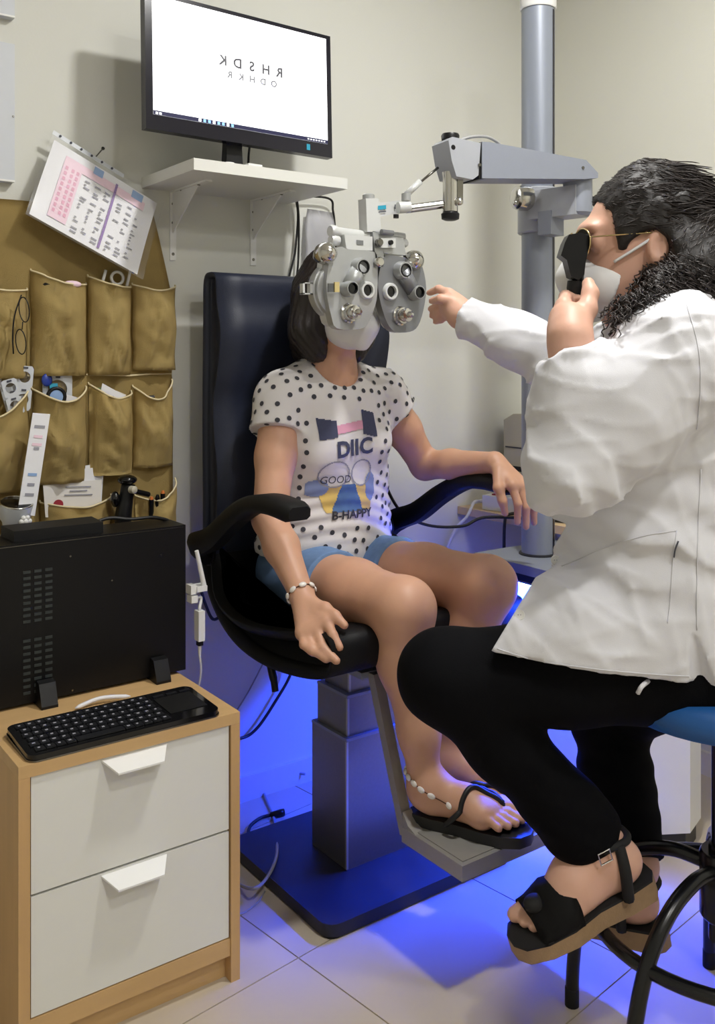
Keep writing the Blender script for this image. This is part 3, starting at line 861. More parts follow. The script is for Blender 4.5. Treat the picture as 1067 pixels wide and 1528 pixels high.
# seat: side profile in (Y,Z), swept across X and rounded
def swept(prof, x0, x1, nm, m, par, inset=.02, n=7, bulge=0.0):
    """profile loop swept along X with rounded (inset) ends"""
    cy = sum(p[0] for p in prof) / len(prof); cz = sum(p[1] for p in prof) / len(prof)
    b = nb(); rings = []
    st = []
    for k in range(n + 1):
        a = math.pi / 2 * k / n
        st.append((x0 + inset * (1 - math.sin(a)), math.cos(a)))
    for k in range(1, 8):
        st.append((x0 + inset + (x1 - x0 - 2 * inset) * k / 8, 0))
    for k in range(n + 1):
        a = math.pi / 2 * (n - k) / n
        st.append((x1 - inset * (1 - math.sin(a)), math.cos(a)))
    N = len(prof)
    for x, s in st:
        ring_ = []
        for i in range(N):
            p0 = Vector((prof[i - 1][0], prof[i - 1][1])); p1 = Vector((prof[i][0], prof[i][1])); p2 = Vector((prof[(i + 1) % N][0], prof[(i + 1) % N][1]))
            t = (p2 - p0).normalized(); nrm = Vector((-t.y, t.x))     # inward for ccw loops
            q = p1 + nrm * inset * s
            ring_.append(b.verts.new((x, q.x, q.y)))
        rings.append(ring_)
    for A, B in zip(rings, rings[1:]):
        for i in range(N):
            b.faces.new((A[i], A[(i + 1) % N], B[(i + 1) % N], B[i]))
    b.faces.new(rings[0]); b.faces.new(rings[-1][::-1])
    return obj(nm, b, m, par, True)
def smooth2(pts, n=5):
    P = [Vector((p[0], p[1], 0)) for p in pts]; N = len(P); out = []
    for i in range(N):
        p0, p1, p2, p3 = P[i - 1], P[i], P[(i + 1) % N], P[(i + 2) % N]
        for k in range(n):
            t = k / n
            q = 0.5 * ((2 * p1) + (p2 - p0) * t + (2 * p0 - 5 * p1 + 4 * p2 - p3) * t * t + (3 * p1 - p0 - 3 * p2 + p3) * t ** 3)
            out.append((q.x, q.y))
    return out
def ccw(p):
    a = sum(p[i - 1][0] * p[i][1] - p[i][0] * p[i - 1][1] for i in range(len(p)))
    return p if a > 0 else p[::-1]
seatp = ccw(smooth2([(1.435, .555), (1.45, .592), (1.52, .588), (1.65, .560), (1.80, .545), (1.90, .575), (1.925, .66), (1.975, .70), (1.965, .62), (1.91, .545), (1.82, .495), (1.70, .478), (1.56, .489), (1.455, .515)]))
swept(seatp, .985, 1.495, 'seat', 'leather_black', chr_, .024)
backp = ccw(smooth2([(1.925, 1.300), (1.918, 1.24), (1.900, 1.17), (1.916, 1.08), (1.936, 1.01), (1.930, .93), (1.915, .84), (1.925, .70), (1.940, .62), (1.985, .64), (1.990, .80), (1.992, 1.0), (1.988, 1.2), (1.985, 1.295), (1.955, 1.312)]))
swept(backp, .998, 1.482, 'backrest', 'leather_navy', chr_, .014)
# armrests
for sgn, xa in ((-1, .955), (1, 1.535)):
    ctl = [(xa - sgn * .03, 1.955, .66), (xa, 1.93, .69), (xa, 1.85, .720), (xa, 1.76, .775), (xa, 1.68, .813), (xa, 1.60, .826), (xa, 1.50, .820)]
    path = spline(ctl, 6)
    b = nb(); rings = []
    for i, p in enumerate(path):
        d = (path[min(i + 1, len(path) - 1)] - path[max(i - 1, 0)]).normalized()
        sx = Vector((1, 0, 0)); up = sx.cross(d).normalized()
        if up.z < 0: up = -up
        k = i / (len(path) - 1)
        hw = .022 + .008 * min(1, max(0, (k - .45) * 3)); hh = .030 - .012 * min(1, k * 1.5)
        if i == len(path) - 1: hw *= .8; hh *= .7
        if i == 0: hw *= .9
        rings.append([b.verts.new(p + sx * hw * x + up * hh * z) for x, z in ((-1, -.55), (-.7, -1), (.7, -1), (1, -.55), (1, .55), (.7, 1), (-.7, 1), (-1, .55))])
    for A, B in zip(rings, rings[1:]):
        for i in range(8): b.faces.new((A[i], A[(i + 1) % 8], B[(i + 1) % 8], B[i]))
    b.faces.new(rings[0][::-1]); b.faces.new(rings[-1])
    ar = obj('armrest', b, 'black_soft', chr_, 50)
    xs = sorted((xa - sgn * .03, XC + sgn * .25))
    obj('armrest_hub', lathe(nb(), (xs[0], 1.945, .675), (1, 0, 0), [(0, .034), (.004, .038), (xs[1] - xs[0] - .004, .038), (xs[1] - xs[0], .034)], 20), 'black_plastic', ar)
# lever below the seat
p0 = WX(402, 985, 1.02)
obj('lever', tube(nb(), spline([p0 + Vector((0, .01, .03)), p0, WX(408, 1012, 1.02), WX(411, 1032, 1.02)], 5), [.007] * 5 + [.0085] * 6 + [.0075] * 5, 10), 'black_plastic', chr_, True)
# footrest
fr = obj('footrest', bx((1.115, 1.222, .196), (1.405, 1.392, .224)), 'alu_grey', chr_, 40, bevel=.010, seg=3)
obj('tread', bx((1.125, 1.232, .2242), (1.395, 1.375, .2256)), 'alu_grey', fr)
for x in (1.117, 1.375):
    b = nb(); y0, y1 = 1.388, 1.493
    P = [(x, y0 - .006, .21), (x, y0 + .012, .205), (x, y1 + .012, .487), (x, y1 - .010, .487)]
    prism(b, P, (.022, 0, 0))
    obj('footrest_bar', b, 'alu_grey', fr, bevel=.003)
    prism_b = prism(nb(), [(x, y0 + .002, .224), (x, y0 - .035, .224), (x, y0 - .012, .232), (x, y0 + .004, .252)], (.022, 0, 0))
    obj('gusset', prism_b, 'alu_grey', fr)

# ================================================================== refraction unit
PZ = .63
un_ = empty('refraction_unit', (1.72, 1.6, 0), 'grey column instrument stand with a swing arm, white body and blue lit edge', 'instrument stand')
Bp, Cp, Dp = Vector((1.656, 1.368)), None, None
def C2(u, z): q = W(u, 530, z); return Vector((q.x, q.y))
Cp = C2(1030, 2.10); Dp = C2(1046, 2.17)
foot = [(1.656, 1.70), (1.656, Bp.y), tuple(Cp), tuple(Dp), (Dp.x, 1.70)]
obj('body', hexa(nb(), [Vector((x, y, .05)) for x, y in foot], [Vector((x, y, PZ - .04)) for x, y in foot]), 'white_lacquer', un_, None, bevel=.004)
cx_, cy_ = 1.78, 1.52
foot2 = [(cx_ + (x - cx_) * .96, cy_ + (y - cy_) * .96) for x, y in foot]
obj('plinth', hexa(nb(), [Vector((x, y, 0)) for x, y in foot2], [Vector((x, y, .05)) for x, y in foot2]), 'base_black', un_, None)
top = [(1.600, 1.712), (1.600, 1.36), (1.64, 1.33), (Cp.x + .01, Cp.y - .03), (Dp.x + .03, Dp.y), (Dp.x + .03, 1.712)]
obj('top_plate', hexa(nb(), [Vector((x, y, PZ - .022)) for x, y in top], [Vector((x, y, PZ)) for x, y in top]), 'unit_grey', un_, None, bevel=.003)
obj('top_plate_core', hexa(nb(), [Vector((cx_ + (x - cx_) * .97, cy_ + (y - cy_) * .97, PZ - .0398)) for x, y in top], [Vector((cx_ + (x - cx_) * .97, cy_ + (y - cy_) * .97, PZ - .0222)) for x, y in top]), 'base_black', un_, None)
ls = obj('light_channel', bx((1.612, 1.385, PZ - .047), (1.640, 1.690, PZ - .0402)), 'alu_grey', un_)
obj('light_strip', bx((1.615, 1.390, PZ - .0500), (1.637, 1.685, PZ - .0472)), 'led_blue', ls, None)
cp_ = W(803, 825, 2.315); cX, cY = cp_.x, cp_.y
# column with a flat slot rail
colm = obj('column', lathe(nb(), (cX, cY, PZ), (0, 0, 1), [(0, .0405), (1.340, .0405)], 40), 'column_grey', un_)
vr = Vector((CT, -ST, 0))                                   # screen right
fw = Vector((ST, CT, 0))                                    # away from the camera
rp = Vector((cX, cY, 0)) + (vr * .82 - fw * .58).normalized() * .0385
b = nb(); R = Matrix.Rotation(-math.radians(75), 3, 'Z')
box(b, rp + Vector((-.003, -.004, PZ + .002)), rp + Vector((.003, .004, PZ + 1.335)), R, rp)
obj('slot_rail', b, 'bezel', colm)
obj('column_foot', lathe(nb(), (cX, cY, PZ), (0, 0, 1), [(0, .047), (.003, .047), (.005, .0407)], 40), 'base_black', un_)
obj('column_cap', lathe(nb(), (cX, cY, PZ + 1.3405), (0, 0, 1), [(0, .043), (.004, .045), (.05, .045), (.056, .03)], 40), 'white_plastic', un_)
# clamp with pivot arm
def obox(bm, c, ax, ay, hx, hy, hz):
    az = Vector((0, 0, 1))
    lo = [c + ax * (sx * hx) + ay * (sy * hy) - az * hz for sx, sy in ((-1, -1), (1, -1), (1, 1), (-1, 1))]
    hi = [p + az * (2 * hz) for p in lo]
    return hexa(bm, lo, hi)
K0 = W(803, 300, 2.315)
cl = obj('clamp_collar', lathe(nb(), (cX, cY, W(803, 345, 2.26).z), (0, 0, 1), [(0, .047), (.003, .050), (.108, .050), (.111, .047)], 36), 'unit_grey_light', un_)
piv = W(862, 300, 2.20)
ca = W(808, 300, 2.27); d_ = (piv - ca); d_.z = 0; L_ = d_.length; d_.normalize(); e_ = Vector((-d_.y, d_.x, 0))
cc = (ca + piv) / 2; cc.z = W(830, 305, 2.24).z
obj('clamp_arm', obox(nb(), cc, d_, e_, L_ / 2 + .015, .034, .034), 'unit_grey_light', un_, bevel=.006)
tb = W(822, 334, 2.24)
obj('clamp_lug', obox(nb(), tb, d_, e_, .018, .028, .028), 'unit_grey', un_, bevel=.003)
obj('pivot', lathe(nb(), (piv.x, piv.y, W(862, 322, 2.2).z), (0, 0, 1), [(0, .028), (.006, .034), (.085, .034), (.10, .030)], 28), 'unit_grey', un_)
obj('pivot_cap', lathe(nb(), piv + vr * .034 + Vector((0, 0, 0)), vr, [(0, .011), (.008, .011), (.012, .008)], 14), 'black_plastic', un_)
kp = W(772, 297, 2.27)
obj('lock_knob', lathe(nb(), kp + vr * .035, -vr - fw * .5, [(0, .012), (.012, .030), (.03, .031), (.045, .028), (.050, .020)], 24), 'chrome', un_)
obj('knob_tab', ball(nb(), kp - vr * .008 - fw * .022 + Vector((0, 0, -.014)), .008, 10), 'chrome', un_, True)
# swing arm
A0 = W(672, 240, 2.03); A1 = W(866, 245, 2.19)
d_ = (A1 - A0); d_.z = 0; L_ = d_.length; d_.normalize(); e_ = Vector((-d_.y, d_.x, 0))
zt0, zb0 = W(715, 216, 2.05).z, W(715, 268, 2.05).z
ztr, zbr = zt0 - .004, W(865, 272, 2.19).z
def AP(l, z, s=0.0): return Vector((A0.x, A0.y, 0)) + d_ * l + e_ * s + Vector((0, 0, z))
l0, l1 = .058, L_ + .022
outl = [(l0, zb0 - .002), (l1 - .04, zbr), (l1, zbr + .006), (l1, ztr - .035), (l1 - .035, ztr - .008), (l0 + .02, zt0 + .002), (l0, zt0 + .001)]
arm = obj('swing_arm', prism(nb(), [AP(l, z, -.036) for l, z in outl], e_ * .072), 'unit_grey', un_, bevel=.005)
for (u, v, z) in ((716, 246, 2.02), (864, 252, 2.16)):
    p = W(u, v, z)
    pr = (p - AP(0, 0)).dot(d_)
    obj('arm_screw', lathe(nb(), AP(pr, p.z, -.036), -e_, [(0, .004), (.002, .0035)], 10), 'chrome_dark', arm)
hd = [(-.026, zt0 - .004), (-.016, zt0 + .004), (l0 - .002, zt0 - .002), (l0 - .008, zb0 + .004), (l0 - .022, zb0 - .006), (-.006, zb0 - .003), (-.018, zb0 + .03)]
head = obj('arm_head', prism(nb(), [AP(l, z, -.034) for l, z in hd], e_ * .068), 'unit_grey_light', un_, bevel=.007)
obj('arm_head_hole', lathe(nb(), AP(-.014, zt0 - .018, -.0342), -e_, [(0, .0055), (.0006, .005)], 14), 'black_plastic', head)
obj('arm_gasket', prism(nb(), [AP(l0 - .006, zb0 - .004, -.033), AP(l0 + .012, zb0 - .001, -.033), AP(l0 + .004, zt0 - .006, -.033), AP(l0 - .004, zt0 + .0, -.033)], e_ * .066), 'black_plastic', un_)
sp_ = Vector((A0.x, A0.y, 0))
def ZV(v, z=2.03): return W(672, v, z).z
obj('top_knob', lathe(nb(), sp_ + Vector((0, 0, ZV(218))), (0, 0, 1), [(0, .013), (.012, .013), (.013, .019), (.022, .020), (.026, .018)], 20), 'black_plastic', un_)
obj('shaft', lathe(nb(), sp_ + Vector((0, 0, ZV(316))), (0, 0, 1), [(0, .0165), (.075, .0165), (.085, .018)], 28), 'chrome', un_)
obj('shaft_knob', lathe(nb(), sp_ + Vector((0, 0, ZV(329))), (0, 0, 1), [(0, .012), (.003, .019), (.014, .020), (.020, .014)], 20), 'black_plastic', un_)
obj('shaft_clip', obox(nb(), sp_ + vr * .021 + Vector((0, 0, ZV(285))), vr, fw, .006, .008, .028), 'chrome', un_, bevel=.003)
obj('shaft_ball', ball(nb(), sp_ + vr * .018 - fw * .012 + Vector((0, 0, ZV(302))), .009, 12), 'chrome', un_, True)
obj('hose', tube(nb(), spline([W(676, 214, 2.05), W(700, 205, 2.06), W(725, 204, 2.08), W(742, 212, 2.10), W(748, 220, 2.11)], 6), .0035, 8), 'cable_grey', un_, True)
obj('strut', tube(nb(), [W(654, 250, 2.03), W(627, 272, 2.02)], .0028, 8), 'chrome_dark', un_, True)
st_ = obj('strut_sleeve', tube(nb(), [W(627, 271, 2.02), W(606, 291, 2.01)], .007, 10), 'phoropter_light', un_, True)
RZ = W(660, 305, 2.03).z
ra, rb = W(660, 305, 2.03), W(606, 312, 2.01)
obj('rod', tube(nb(), [ra, rb], .0095, 16), 'chrome', un_)

# ================================================================== phoropter
YP = 1.585
ph = empty('phoropter', (1.215, 1.61, 1.17), 'grey phoropter with round lens dials held in front of the seated patient', 'phoropter')
def P2(u, v, dy=0.0): return WY(u, v, YP - dy)
# hanging bracket
vb = [P2(546, 296), P2(565, 296), P2(569, 346), P2(548, 346)]
obj('bracket_post', prism(nb(), vb, (0, .028, 0)), 'phoropter_light', ph, bevel=.003)
obj('bracket_cap', lathe(nb(), P2(556, 297) + Vector((0, .014, 0)), (0, 0, 1), [(0, .013), (.010, .013), (.012, .011)], 18), 'phoropter_grey', ph)
hb = [P2(559, 303), P2(598, 299), P2(598, 317), P2(562, 325)]
blk = obj('bracket_arm', prism(nb(), [p + Vector((0, .002, 0)) for p in hb], (0, .026, 0)), 'phoropter_light', ph, bevel=.003)
b = nb(); prism(b, [P2(564, 307, .0006), P2(576, 306, .0006), P2(576, 312, .0006), P2(564, 313, .0006)], (0, -.0004, 0))
obj('badge', b, 'teal_sticker', blk, None)
b = nb(); prism(b, [P2(565, 315.5, .0006), P2(576, 314.5, .0006), P2(576, 316, .0006), P2(565, 317, .0006)], (0, -.0004, 0))
obj('badge_lettering', b, 'ink', blk, None)
b = nb(); prism(b, [P2(589, 305, .0006), P2(590.5, 305, .0006), P2(590.5, 312, .0006), P2(589, 312, .0006)], (0, -.0004, 0))
obj('index_mark', b, 'ink', blk, None)
obj('socket', tube(nb(), [W(594, 310, 2.0), W(611, 309, 2.01)], [.0125, .0125], 18), 'phoropter_light', ph)
obj('lock_screw', lathe(nb(), W(591, 320, 1.995), (0, 0, -1), [(0, .006), (.008, .006)], 10), 'black_plastic', ph)
obj('strut_anchor', tube(nb(), [W(606, 300, 2.01), W(606, 289, 2.01)], .010, 12), 'phoropter_grey', ph)
# cross beam
obj('cross_bar', tube(nb(), [P2(506, 344) + Vector((0, .018, 0)), P2(556, 351) + Vector((0, .018, 0))], .0105, 16), 'phoropter_light', ph)
obj('cross_bar_end', lathe(nb(), P2(508, 344) + Vector((0, .018, 0)), (-1, 0, 0), [(0, .0125), (.010, .0135), (.014, .011)], 16), 'phoropter_light', ph)
obj('cross_bar', tube(nb(), [P2(576, 348) + Vector((0, .018, 0)), P2(610, 352) + Vector((0, .018, 0))], .0085, 16), 'phoropter_grey', ph)
b = nb(); prism(b, [P2(514, 350), P2(556, 353), P2(556, 374), P2(517, 372)], (0, .034, 0))
lh = obj('tilt_housing', b, 'phoropter_light', ph, bevel=.003)
b = nb(); prism(b, [P2(532, 358, .0005), P2(542, 359, .0005), P2(542, 366, .0005), P2(532, 365, .0005)], (0, -.0006, 0))
obj('scale_window', b, 'phoropter_dark', lh, None)
b = nb(); prism(b, [P2(574, 352), P2(602, 355), P2(606, 381), P2(572, 378)], (0, .034, 0))
rh = obj('tilt_housing', b, 'phoropter_grey', ph, bevel=.003)
obj('level_plate', prism(nb(), [P2(566, 356, .004), P2(588, 356, .004), P2(588, 370, .004), P2(566, 370, .004)], (0, -.006, 0)), 'phoropter_light', rh, bevel=.001)
obj('level_knob', lathe(nb(), P2(582, 362, .01), (0, -1, 0), [(0, .0055), (.006, .005)], 12), 'black_plastic', rh)
obj('side_knob', lathe(nb(), P2(604, 361) + Vector((0, .017, 0)), (1, 0, 0), [(0, .009), (.014, .010), (.018, .008)], 16), 'phoropter_light', rh)
obj('side_knob', lathe(nb(), P2(512, 358) + Vector((0, .017, 0)), (-1, 0, 0), [(0, .010), (.014, .012), (.02, .010)], 16), 'phoropter_light', lh)
b = nb(); prism(b, [P2(556, 345), P2(574, 347), P2(572, 398), P2(562, 398)], (0, .03, 0))
cs = obj('centre_stem', b, 'phoropter_grey', ph, bevel=.003)
obj('vertex_scale', tube(nb(), [P2(569, 346, .008), P2(586, 348, .008)], .006, 12), 'phoropter_dark', cs)
obj('pd_knob', lathe(nb(), P2(564, 362, .004), (0, -1, 0), [(0, .008), (.006, .009), (.010, .007)], 14), 'chrome_dark', cs)
obj('pd_knob', lathe(nb(), P2(564, 391, .004), (0, -1, 0), [(0, .010), (.007, .011), (.011, .008)], 14), 'chrome', cs)
def bank(outline, disc, sgn, ballk, lensU, lensM, apert, knob, nm, m1):
    outline = smooth2(outline, 3)
    O = [P2(u, v) for u, v in outline]
    bk = obj('lens_bank', prism(nb(), O, (0, .020, 0)), m1, ph, 50, bevel=.009, seg=4)
    O2 = [P2(u, v) for u, v in outline]
    c0 = sum(O2, Vector()) / len(O2)
    obj('rear_housing', prism(nb(), [c0 + (p - c0) * .93 + Vector((sgn * .006, .0205, 0)) for p in O2], (0, .020, 0)), 'phoropter_light', bk, 50, bevel=.007)
    c, r = disc
    c = P2(*c) + Vector((0, .018, 0))
    obj('power_disc', lathe(nb(), c, (0, -1, 0), [(-.026, r * .93), (-.022, r), (-.008, r), (-.004, r * .985), (-.003, r * .93), (.004, r * .90), (.006, r * .80)], 44), 'phoropter_grey', bk)
    p = P2(*ballk, .02) + Vector((0, .02, 0))
    obj('ball_knob', lathe(nb(), p + Vector((0, .02, 0)), (0, -1, .15), [(-.012, .010), (0, .017), (.012, .0225), (.026, .0225), (.036, .019), (.042, .013), (.046, .006), (.047, .001)], 24), 'chrome', bk)
    def port(u, v, r, h, ring_m, glass_m, nm):
        p = P2(u, v, h) + Vector((0, h, 0))
        o = obj(nm, lathe(nb(), p, (0, -1, 0), [(-.004, r * 1.35), (h * .5, r * 1.32), (h, r * 1.15), (h, r * .86), (h - .004, r * .84)], 26, False), ring_m, bk)
        obj('lens_ring', lathe(nb(), p, (0, -1, 0), [(h - .001, r * .98), (h + .0015, r * .95), (h + .0015, r * .80), (h - .003, r * .78)], 26, False), 'black_plastic', o)
        obj('lens', lathe(nb(), p, (0, -1, 0), [(h - .006, r * .84), (h - .003, r * .80)], 26), glass_m, o)
    port(*lensU, .0150, .020, 'phoropter_grey', 'glass_grey', 'prism_port')
    port(*lensM, .0125, .024, 'phoropter_grey', 'glass_dark', 'cylinder_port')
    pa, pm, pu = P2(*apert, .008) + Vector((0, .008, 0)), P2(*lensM, .024) + Vector((0, .024, 0)), P2(*lensU, .02) + Vector((0, .02, 0))
    obj('turret_arm', tube(nb(), [pu + Vector((0, -.004, 0)), pm + Vector((0, -.004, 0))], [.018, .016], 14), m1, bk, True)
    ap = obj('aperture', lathe(nb(), pa, (0, -1, 0), [(-.002, .0195), (.006, .0185), (.008, .0165), (.008, .0125), (.001, .0120)], 28, False), 'phoropter_light', bk)
    obj('aperture_hole', lathe(nb(), pa, (0, -1, 0), [(0.0005, .0122), (.002, .0121)], 28), 'glass_dark', ap)
    kp = P2(*knob, .02) + Vector((0, .02, 0))
    kk = obj('axis_knob', lathe(nb(), kp, (.12, -1, .06), [(-.004, .021), (.003, .021), (.005, .018), (.012, .0175), (.013, .014), (.020, .0135), (.021, .015), (.026, .0145), (.028, .010)], 24), 'chrome', bk)
    obj('knob_cap', lathe(nb(), kp + Vector((.12, -1, .06)).normalized() * .028, (.12, -1, .06), [(0, .007), (.008, .0065), (.012, .003)], 14), 'chrome', kk)
    return bk
lo_ = [(490, 398), (494, 378), (508, 368), (520, 372), (556, 375), (563, 388), (563, 438), (558, 462), (548, 484), (536, 491), (503, 490), (494, 470), (487, 432)]
bk1 = bank(lo_, ((512, 433), .061), -1, (494, 379), (543, 398), (527, 430), (550, 433), (528, 467), 'left', 'phoropter_grey')
ro_ = [(568, 398), (576, 381), (604, 384), (622, 384), (631, 400), (636, 430), (632, 462), (624, 486), (612, 495), (590, 495), (578, 482), (568, 452), (564, 424)]
bk2 = bank(ro_, ((614, 440), .050), 1, (625, 390), (606, 403), (627, 436), (585, 435), (605, 471), 'right', 'phoropter_dark')
wn = WX(459, 430, 1.055)
b = nb()
for (du, dv, eu, ev) in ((452, 421, 467, 423.5), (452, 437, 467, 439.5), (452, 421, 455, 439.5), (463, 421, 467, 439.5)):
    p0, p1 = P2(du, dv, -.02), P2(eu, ev, -.02)
    box(b, (p0.x, p0.y, p1.z), (p1.x, p0.y + .012, p0.z))
obj('forehead_gauge', b, 'phoropter_light', bk1, None)
b = nb(); prism(b, [P2(489, 423, .010), P2(497, 423, .010), P2(497, 436, .010), P2(489, 436, .010)], (0, -.003, 0))
obj('power_window', b, 'glass_grey', bk1, None)
b = nb(); prism(b, [P2(498, 421, .012), P2(505, 421, .012), P2(505, 436, .012), P2(498, 436, .012)], (0, -.004, 0))
obj('window_tab', b, 'mirror_gold', bk1, None)

# ================================================================== side table against the right wall
t0 = WY(681, 757, YW); TX, TZ = 1.876, .672
tbl = empty('side_table', (2.05, 1.6, 0), 'low beech-topped side table along the right wall behind the column', 'table')
obj('table_top', bx((TX, 1.05, TZ - .022), (XR - .003, YW - .003, TZ)), 'copper_wood', tbl, bevel=.002)
for y in (1.10, 2.02):
    obj('leg', bx((XR - .06, y, 0), (XR - .02, y + .04, TZ - .0222)), 'white_metal', tbl)
    obj('leg', bx((2.16, y, 0), (2.185, y + .025, TZ - .0222)), 'white_metal', tbl)
ps = empty('power_strip', (1.93, 1.85, TZ), 'white power strip lying on the beech side table', 'power strip')
p0, p1 = WZ(706, 757, TZ), WZ(792, 745, TZ)
d_ = Vector((p1.x - p0.x, p1.y - p0.y, 0)); L_ = min(d_.length, .30); d_ = Vector((.25, -1, 0)).normalized(); e_ = Vector((-d_.y, d_.x, 0))
s0 = Vector((1.905, 2.0, TZ))
obj('housing', obox(nb(), s0 + d_ * .13 + Vector((.01, 0, .0215)), d_, e_, .125, .024, .0205), 'white_plastic', ps, bevel=.004)
for k in range(3):
    obj('socket', lathe(nb(), s0 + d_ * (.07 + k * .06) + Vector((.01, 0, .0422)), (0, 0, 1), [(0, .017), (.001, .016)], 18), 'grey_white', ps)
obj('switch', obox(nb(), s0 + d_ * .035 + Vector((.01, 0, .044)), d_, e_, .009, .006, .0018), 'red_print', ps)
obj('cable_end', tube(nb(), [s0 + Vector((.01, 0, .022)) + d_ * .006, s0 + Vector((.01, 0, .020)) - d_ * .018], [.009, .005], 10), 'white_plastic', ps)
q0 = s0 + Vector((.01, 0, .020)) - d_ * .018
cable('power_strip_cable', [q0, q0 + Vector((-.02, .005, -.004)), Vector((1.862, 2.02, TZ - .02)), WY(680, 790, 2.04), WY(665, 826, 2.05), WY(655, 870, 2.05), WY(650, 1000, 2.055)], .0045, 'cable_white', 'white mains cable hanging from the power strip')
cable('chair_cable', [WY(562, 680, 2.0), WY(576, 725, 1.99), WY(600, 765, 1.95), WY(640, 784, 1.93), WY(690, 785, 1.91), WY(725, 772, 1.88), Vector((1.888, 1.76, TZ + .005)), Vector((1.92, 1.69, TZ + .005)), Vector((2.0, 1.62, TZ + .005))], .0042, 'cable_black', 'black cable slung from the chair back up to the side table')
cable('table_cable', [Vector((1.93, 1.86, TZ + .004)), Vector((1.885, 1.87, TZ + .004)), Vector((1.868, 1.872, TZ - .01)), Vector((1.868, 1.876, .55)), Vector((1.875, 1.88, .2)), Vector((1.89, 1.9, .004))], .0045, 'cable_black', 'black cable hanging over the edge of the side table')
bd = empty('instrument_box', (2.05, 1.95, TZ), 'beige instrument box standing in the corner on the side table', 'instrument')
b0 = WY(757, 625, 2.02)
bz = WY(765, 618, 1.98).z
obj('housing', prism(nb(), [(2.02, 1.70, TZ), (2.02, 2.03, TZ), (2.02, 2.03, bz - .02), (2.02, 1.99, bz), (2.02, 1.70, bz + .01)], (.18, 0, 0)), 'beige_plastic', bd, bevel=.006)
obj('seam', bx((2.0185, 1.72, bz - .102), (2.021, 2.022, bz - .098)), 'ink', bd)
obj('drive_slot', bx((2.0185, 1.80, bz - .17), (2.021, 2.0, bz - .155)), 'black_plastic', bd)
for k in range(2):
    obj('dark_panel', bx((2.0185, 1.70 + k * .03, TZ + .03), (2.021, 1.72 + k * .03, TZ + .12)), 'black_plastic', bd)

# ================================================================== floor and wall cables
cable('wall_cable', [WY(437, 985, 2.05), WY(432, 1010, 2.055), WY(412, 1045, 2.06), WY(385, 1085, 2.06), WY(362, 1101, 2.06), WY(330, 1100, 2.05), WY(300, 1090, 2.03)], .0038, 'cable_black', 'black cable sagging along the wall below the chair seat')
cable('wall_cable', [WY(395, 985, 2.066), WY(372, 1030, 2.07), WY(352, 1062, 2.07), WY(330, 1090, 2.07)], .002, 'cable_grey', 'thin grey cable on the wall left of the chair lever')
cable('wall_cable', [WY(300, 880, 1.99), WY(306, 900, 2.02), WY(318, 924, 2.03), WY(335, 915, 2.04), WY(352, 908, 2.045)], .0038, 'cable_black', 'short black cable behind the white dongle')
cable('floor_cable', [WZ(455, 1155, .03), WZ(420, 1151, .02), WZ(392, 1150, .02), WZ(385, 1162, .006), WZ(396, 1190, .004), WZ(408, 1220, .004), WZ(413, 1250, .02), WZ(412, 1280, .0345), WZ(398, 1310, .0345), WZ(378, 1326, .0345), WZ(352, 1318, .004), WZ(330, 1308, .004)], .0035, 'cable_grey', 'grey cable looping over the floor and the chair base')
cable('floor_cable', [WZ(395, 1330, .003), WZ(385, 1346, .003), WZ(370, 1358, .003), WZ(355, 1366, .003), WZ(335, 1372, .003)], .0018, 'cable_grey', 'thin grey cable on the tiles beside the cabinet')
e = empty('barrel_plug_lead', WZ(400, 1225, 0), 'black lead with a barrel plug curled on the floor behind the base', 'cable')
obj('lead', tube(nb(), spline([WZ(404, 1216, .008), WZ(388, 1221, .006), WZ(374, 1232, .006), WZ(371, 1243, .006), WZ(376, 1252, .006)], 8), .004, 8), 'cable_black', e, True)
obj('plug', tube(nb(), [WZ(404, 1216, .009), WZ(418, 1213, .009), WZ(424, 1212, .009)], [.006, .0085, .0085], 10), 'black_plastic', e, True)

# ================================================================== stool
def CW(x, z, h): return Vector((x * CT + z * ST, -x * ST + z * CT, h))
sc_ = CW(.578, 1.479, 0)
sto = empty('stool', sc_, 'round blue vinyl stool with five curved black legs and a foot ring', 'stool')
obj('seat', lathe(nb(), sc_ + Vector((0, 0, .560)), (0, 0, 1), [(0, .150), (.006, .166), (.022, .174), (.04, .172), (.052, .160), (.058, .12), (.060, .001)], 40), 'blue_vinyl', sto, True)
obj('seat_plate', lathe(nb(), sc_ + Vector((0, 0, .548)), (0, 0, 1), [(0, .09), (.012, .10)], 24), 'stool_black', sto)
obj('post', lathe(nb(), sc_ + Vector((0, 0, .20)), (0, 0, 1), [(0, .0235), (.15, .0235), (.151, .019), (.347, .019)], 24), 'stool_black', sto)
obj('hub', lathe(nb(), sc_ + Vector((0, 0, .235)), (0, 0, 1), [(0, .034), (.004, .037), (.10, .037), (.104, .034)], 24), 'stool_black', sto)
f1 = CW(.372, 1.616, 0) - sc_
a1 = math.atan2(f1.y, f1.x)
for k in range(5):
    a = a1 + k * 2 * math.pi / 5
    d = Vector((math.cos(a), math.sin(a), 0))
    P = [sc_ + d * r + Vector((0, 0, z)) for r, z in ((.030, .315), (.085, .318), (.15, .295), (.205, .24), (.236, .16), (.247, .08), (.25, .012))]
    lg = obj('leg', tube(nb(), spline(P, 6), .0115, 12), 'stool_black', sto, True)
    obj('foot_cap', lathe(nb(), sc_ + d * .25, (0, 0, 1), [(0, .0122), (.03, .0122), (.031, .0116)], 14), 'black_soft', lg)
obj('foot_ring', tube(nb(), [sc_ + Vector((.205 * math.cos(t), .205 * math.sin(t), .235)) for t in [2 * math.pi * k / 64 for k in range(64)]], .0105, 12, closed=True), 'stool_black', sto, True)
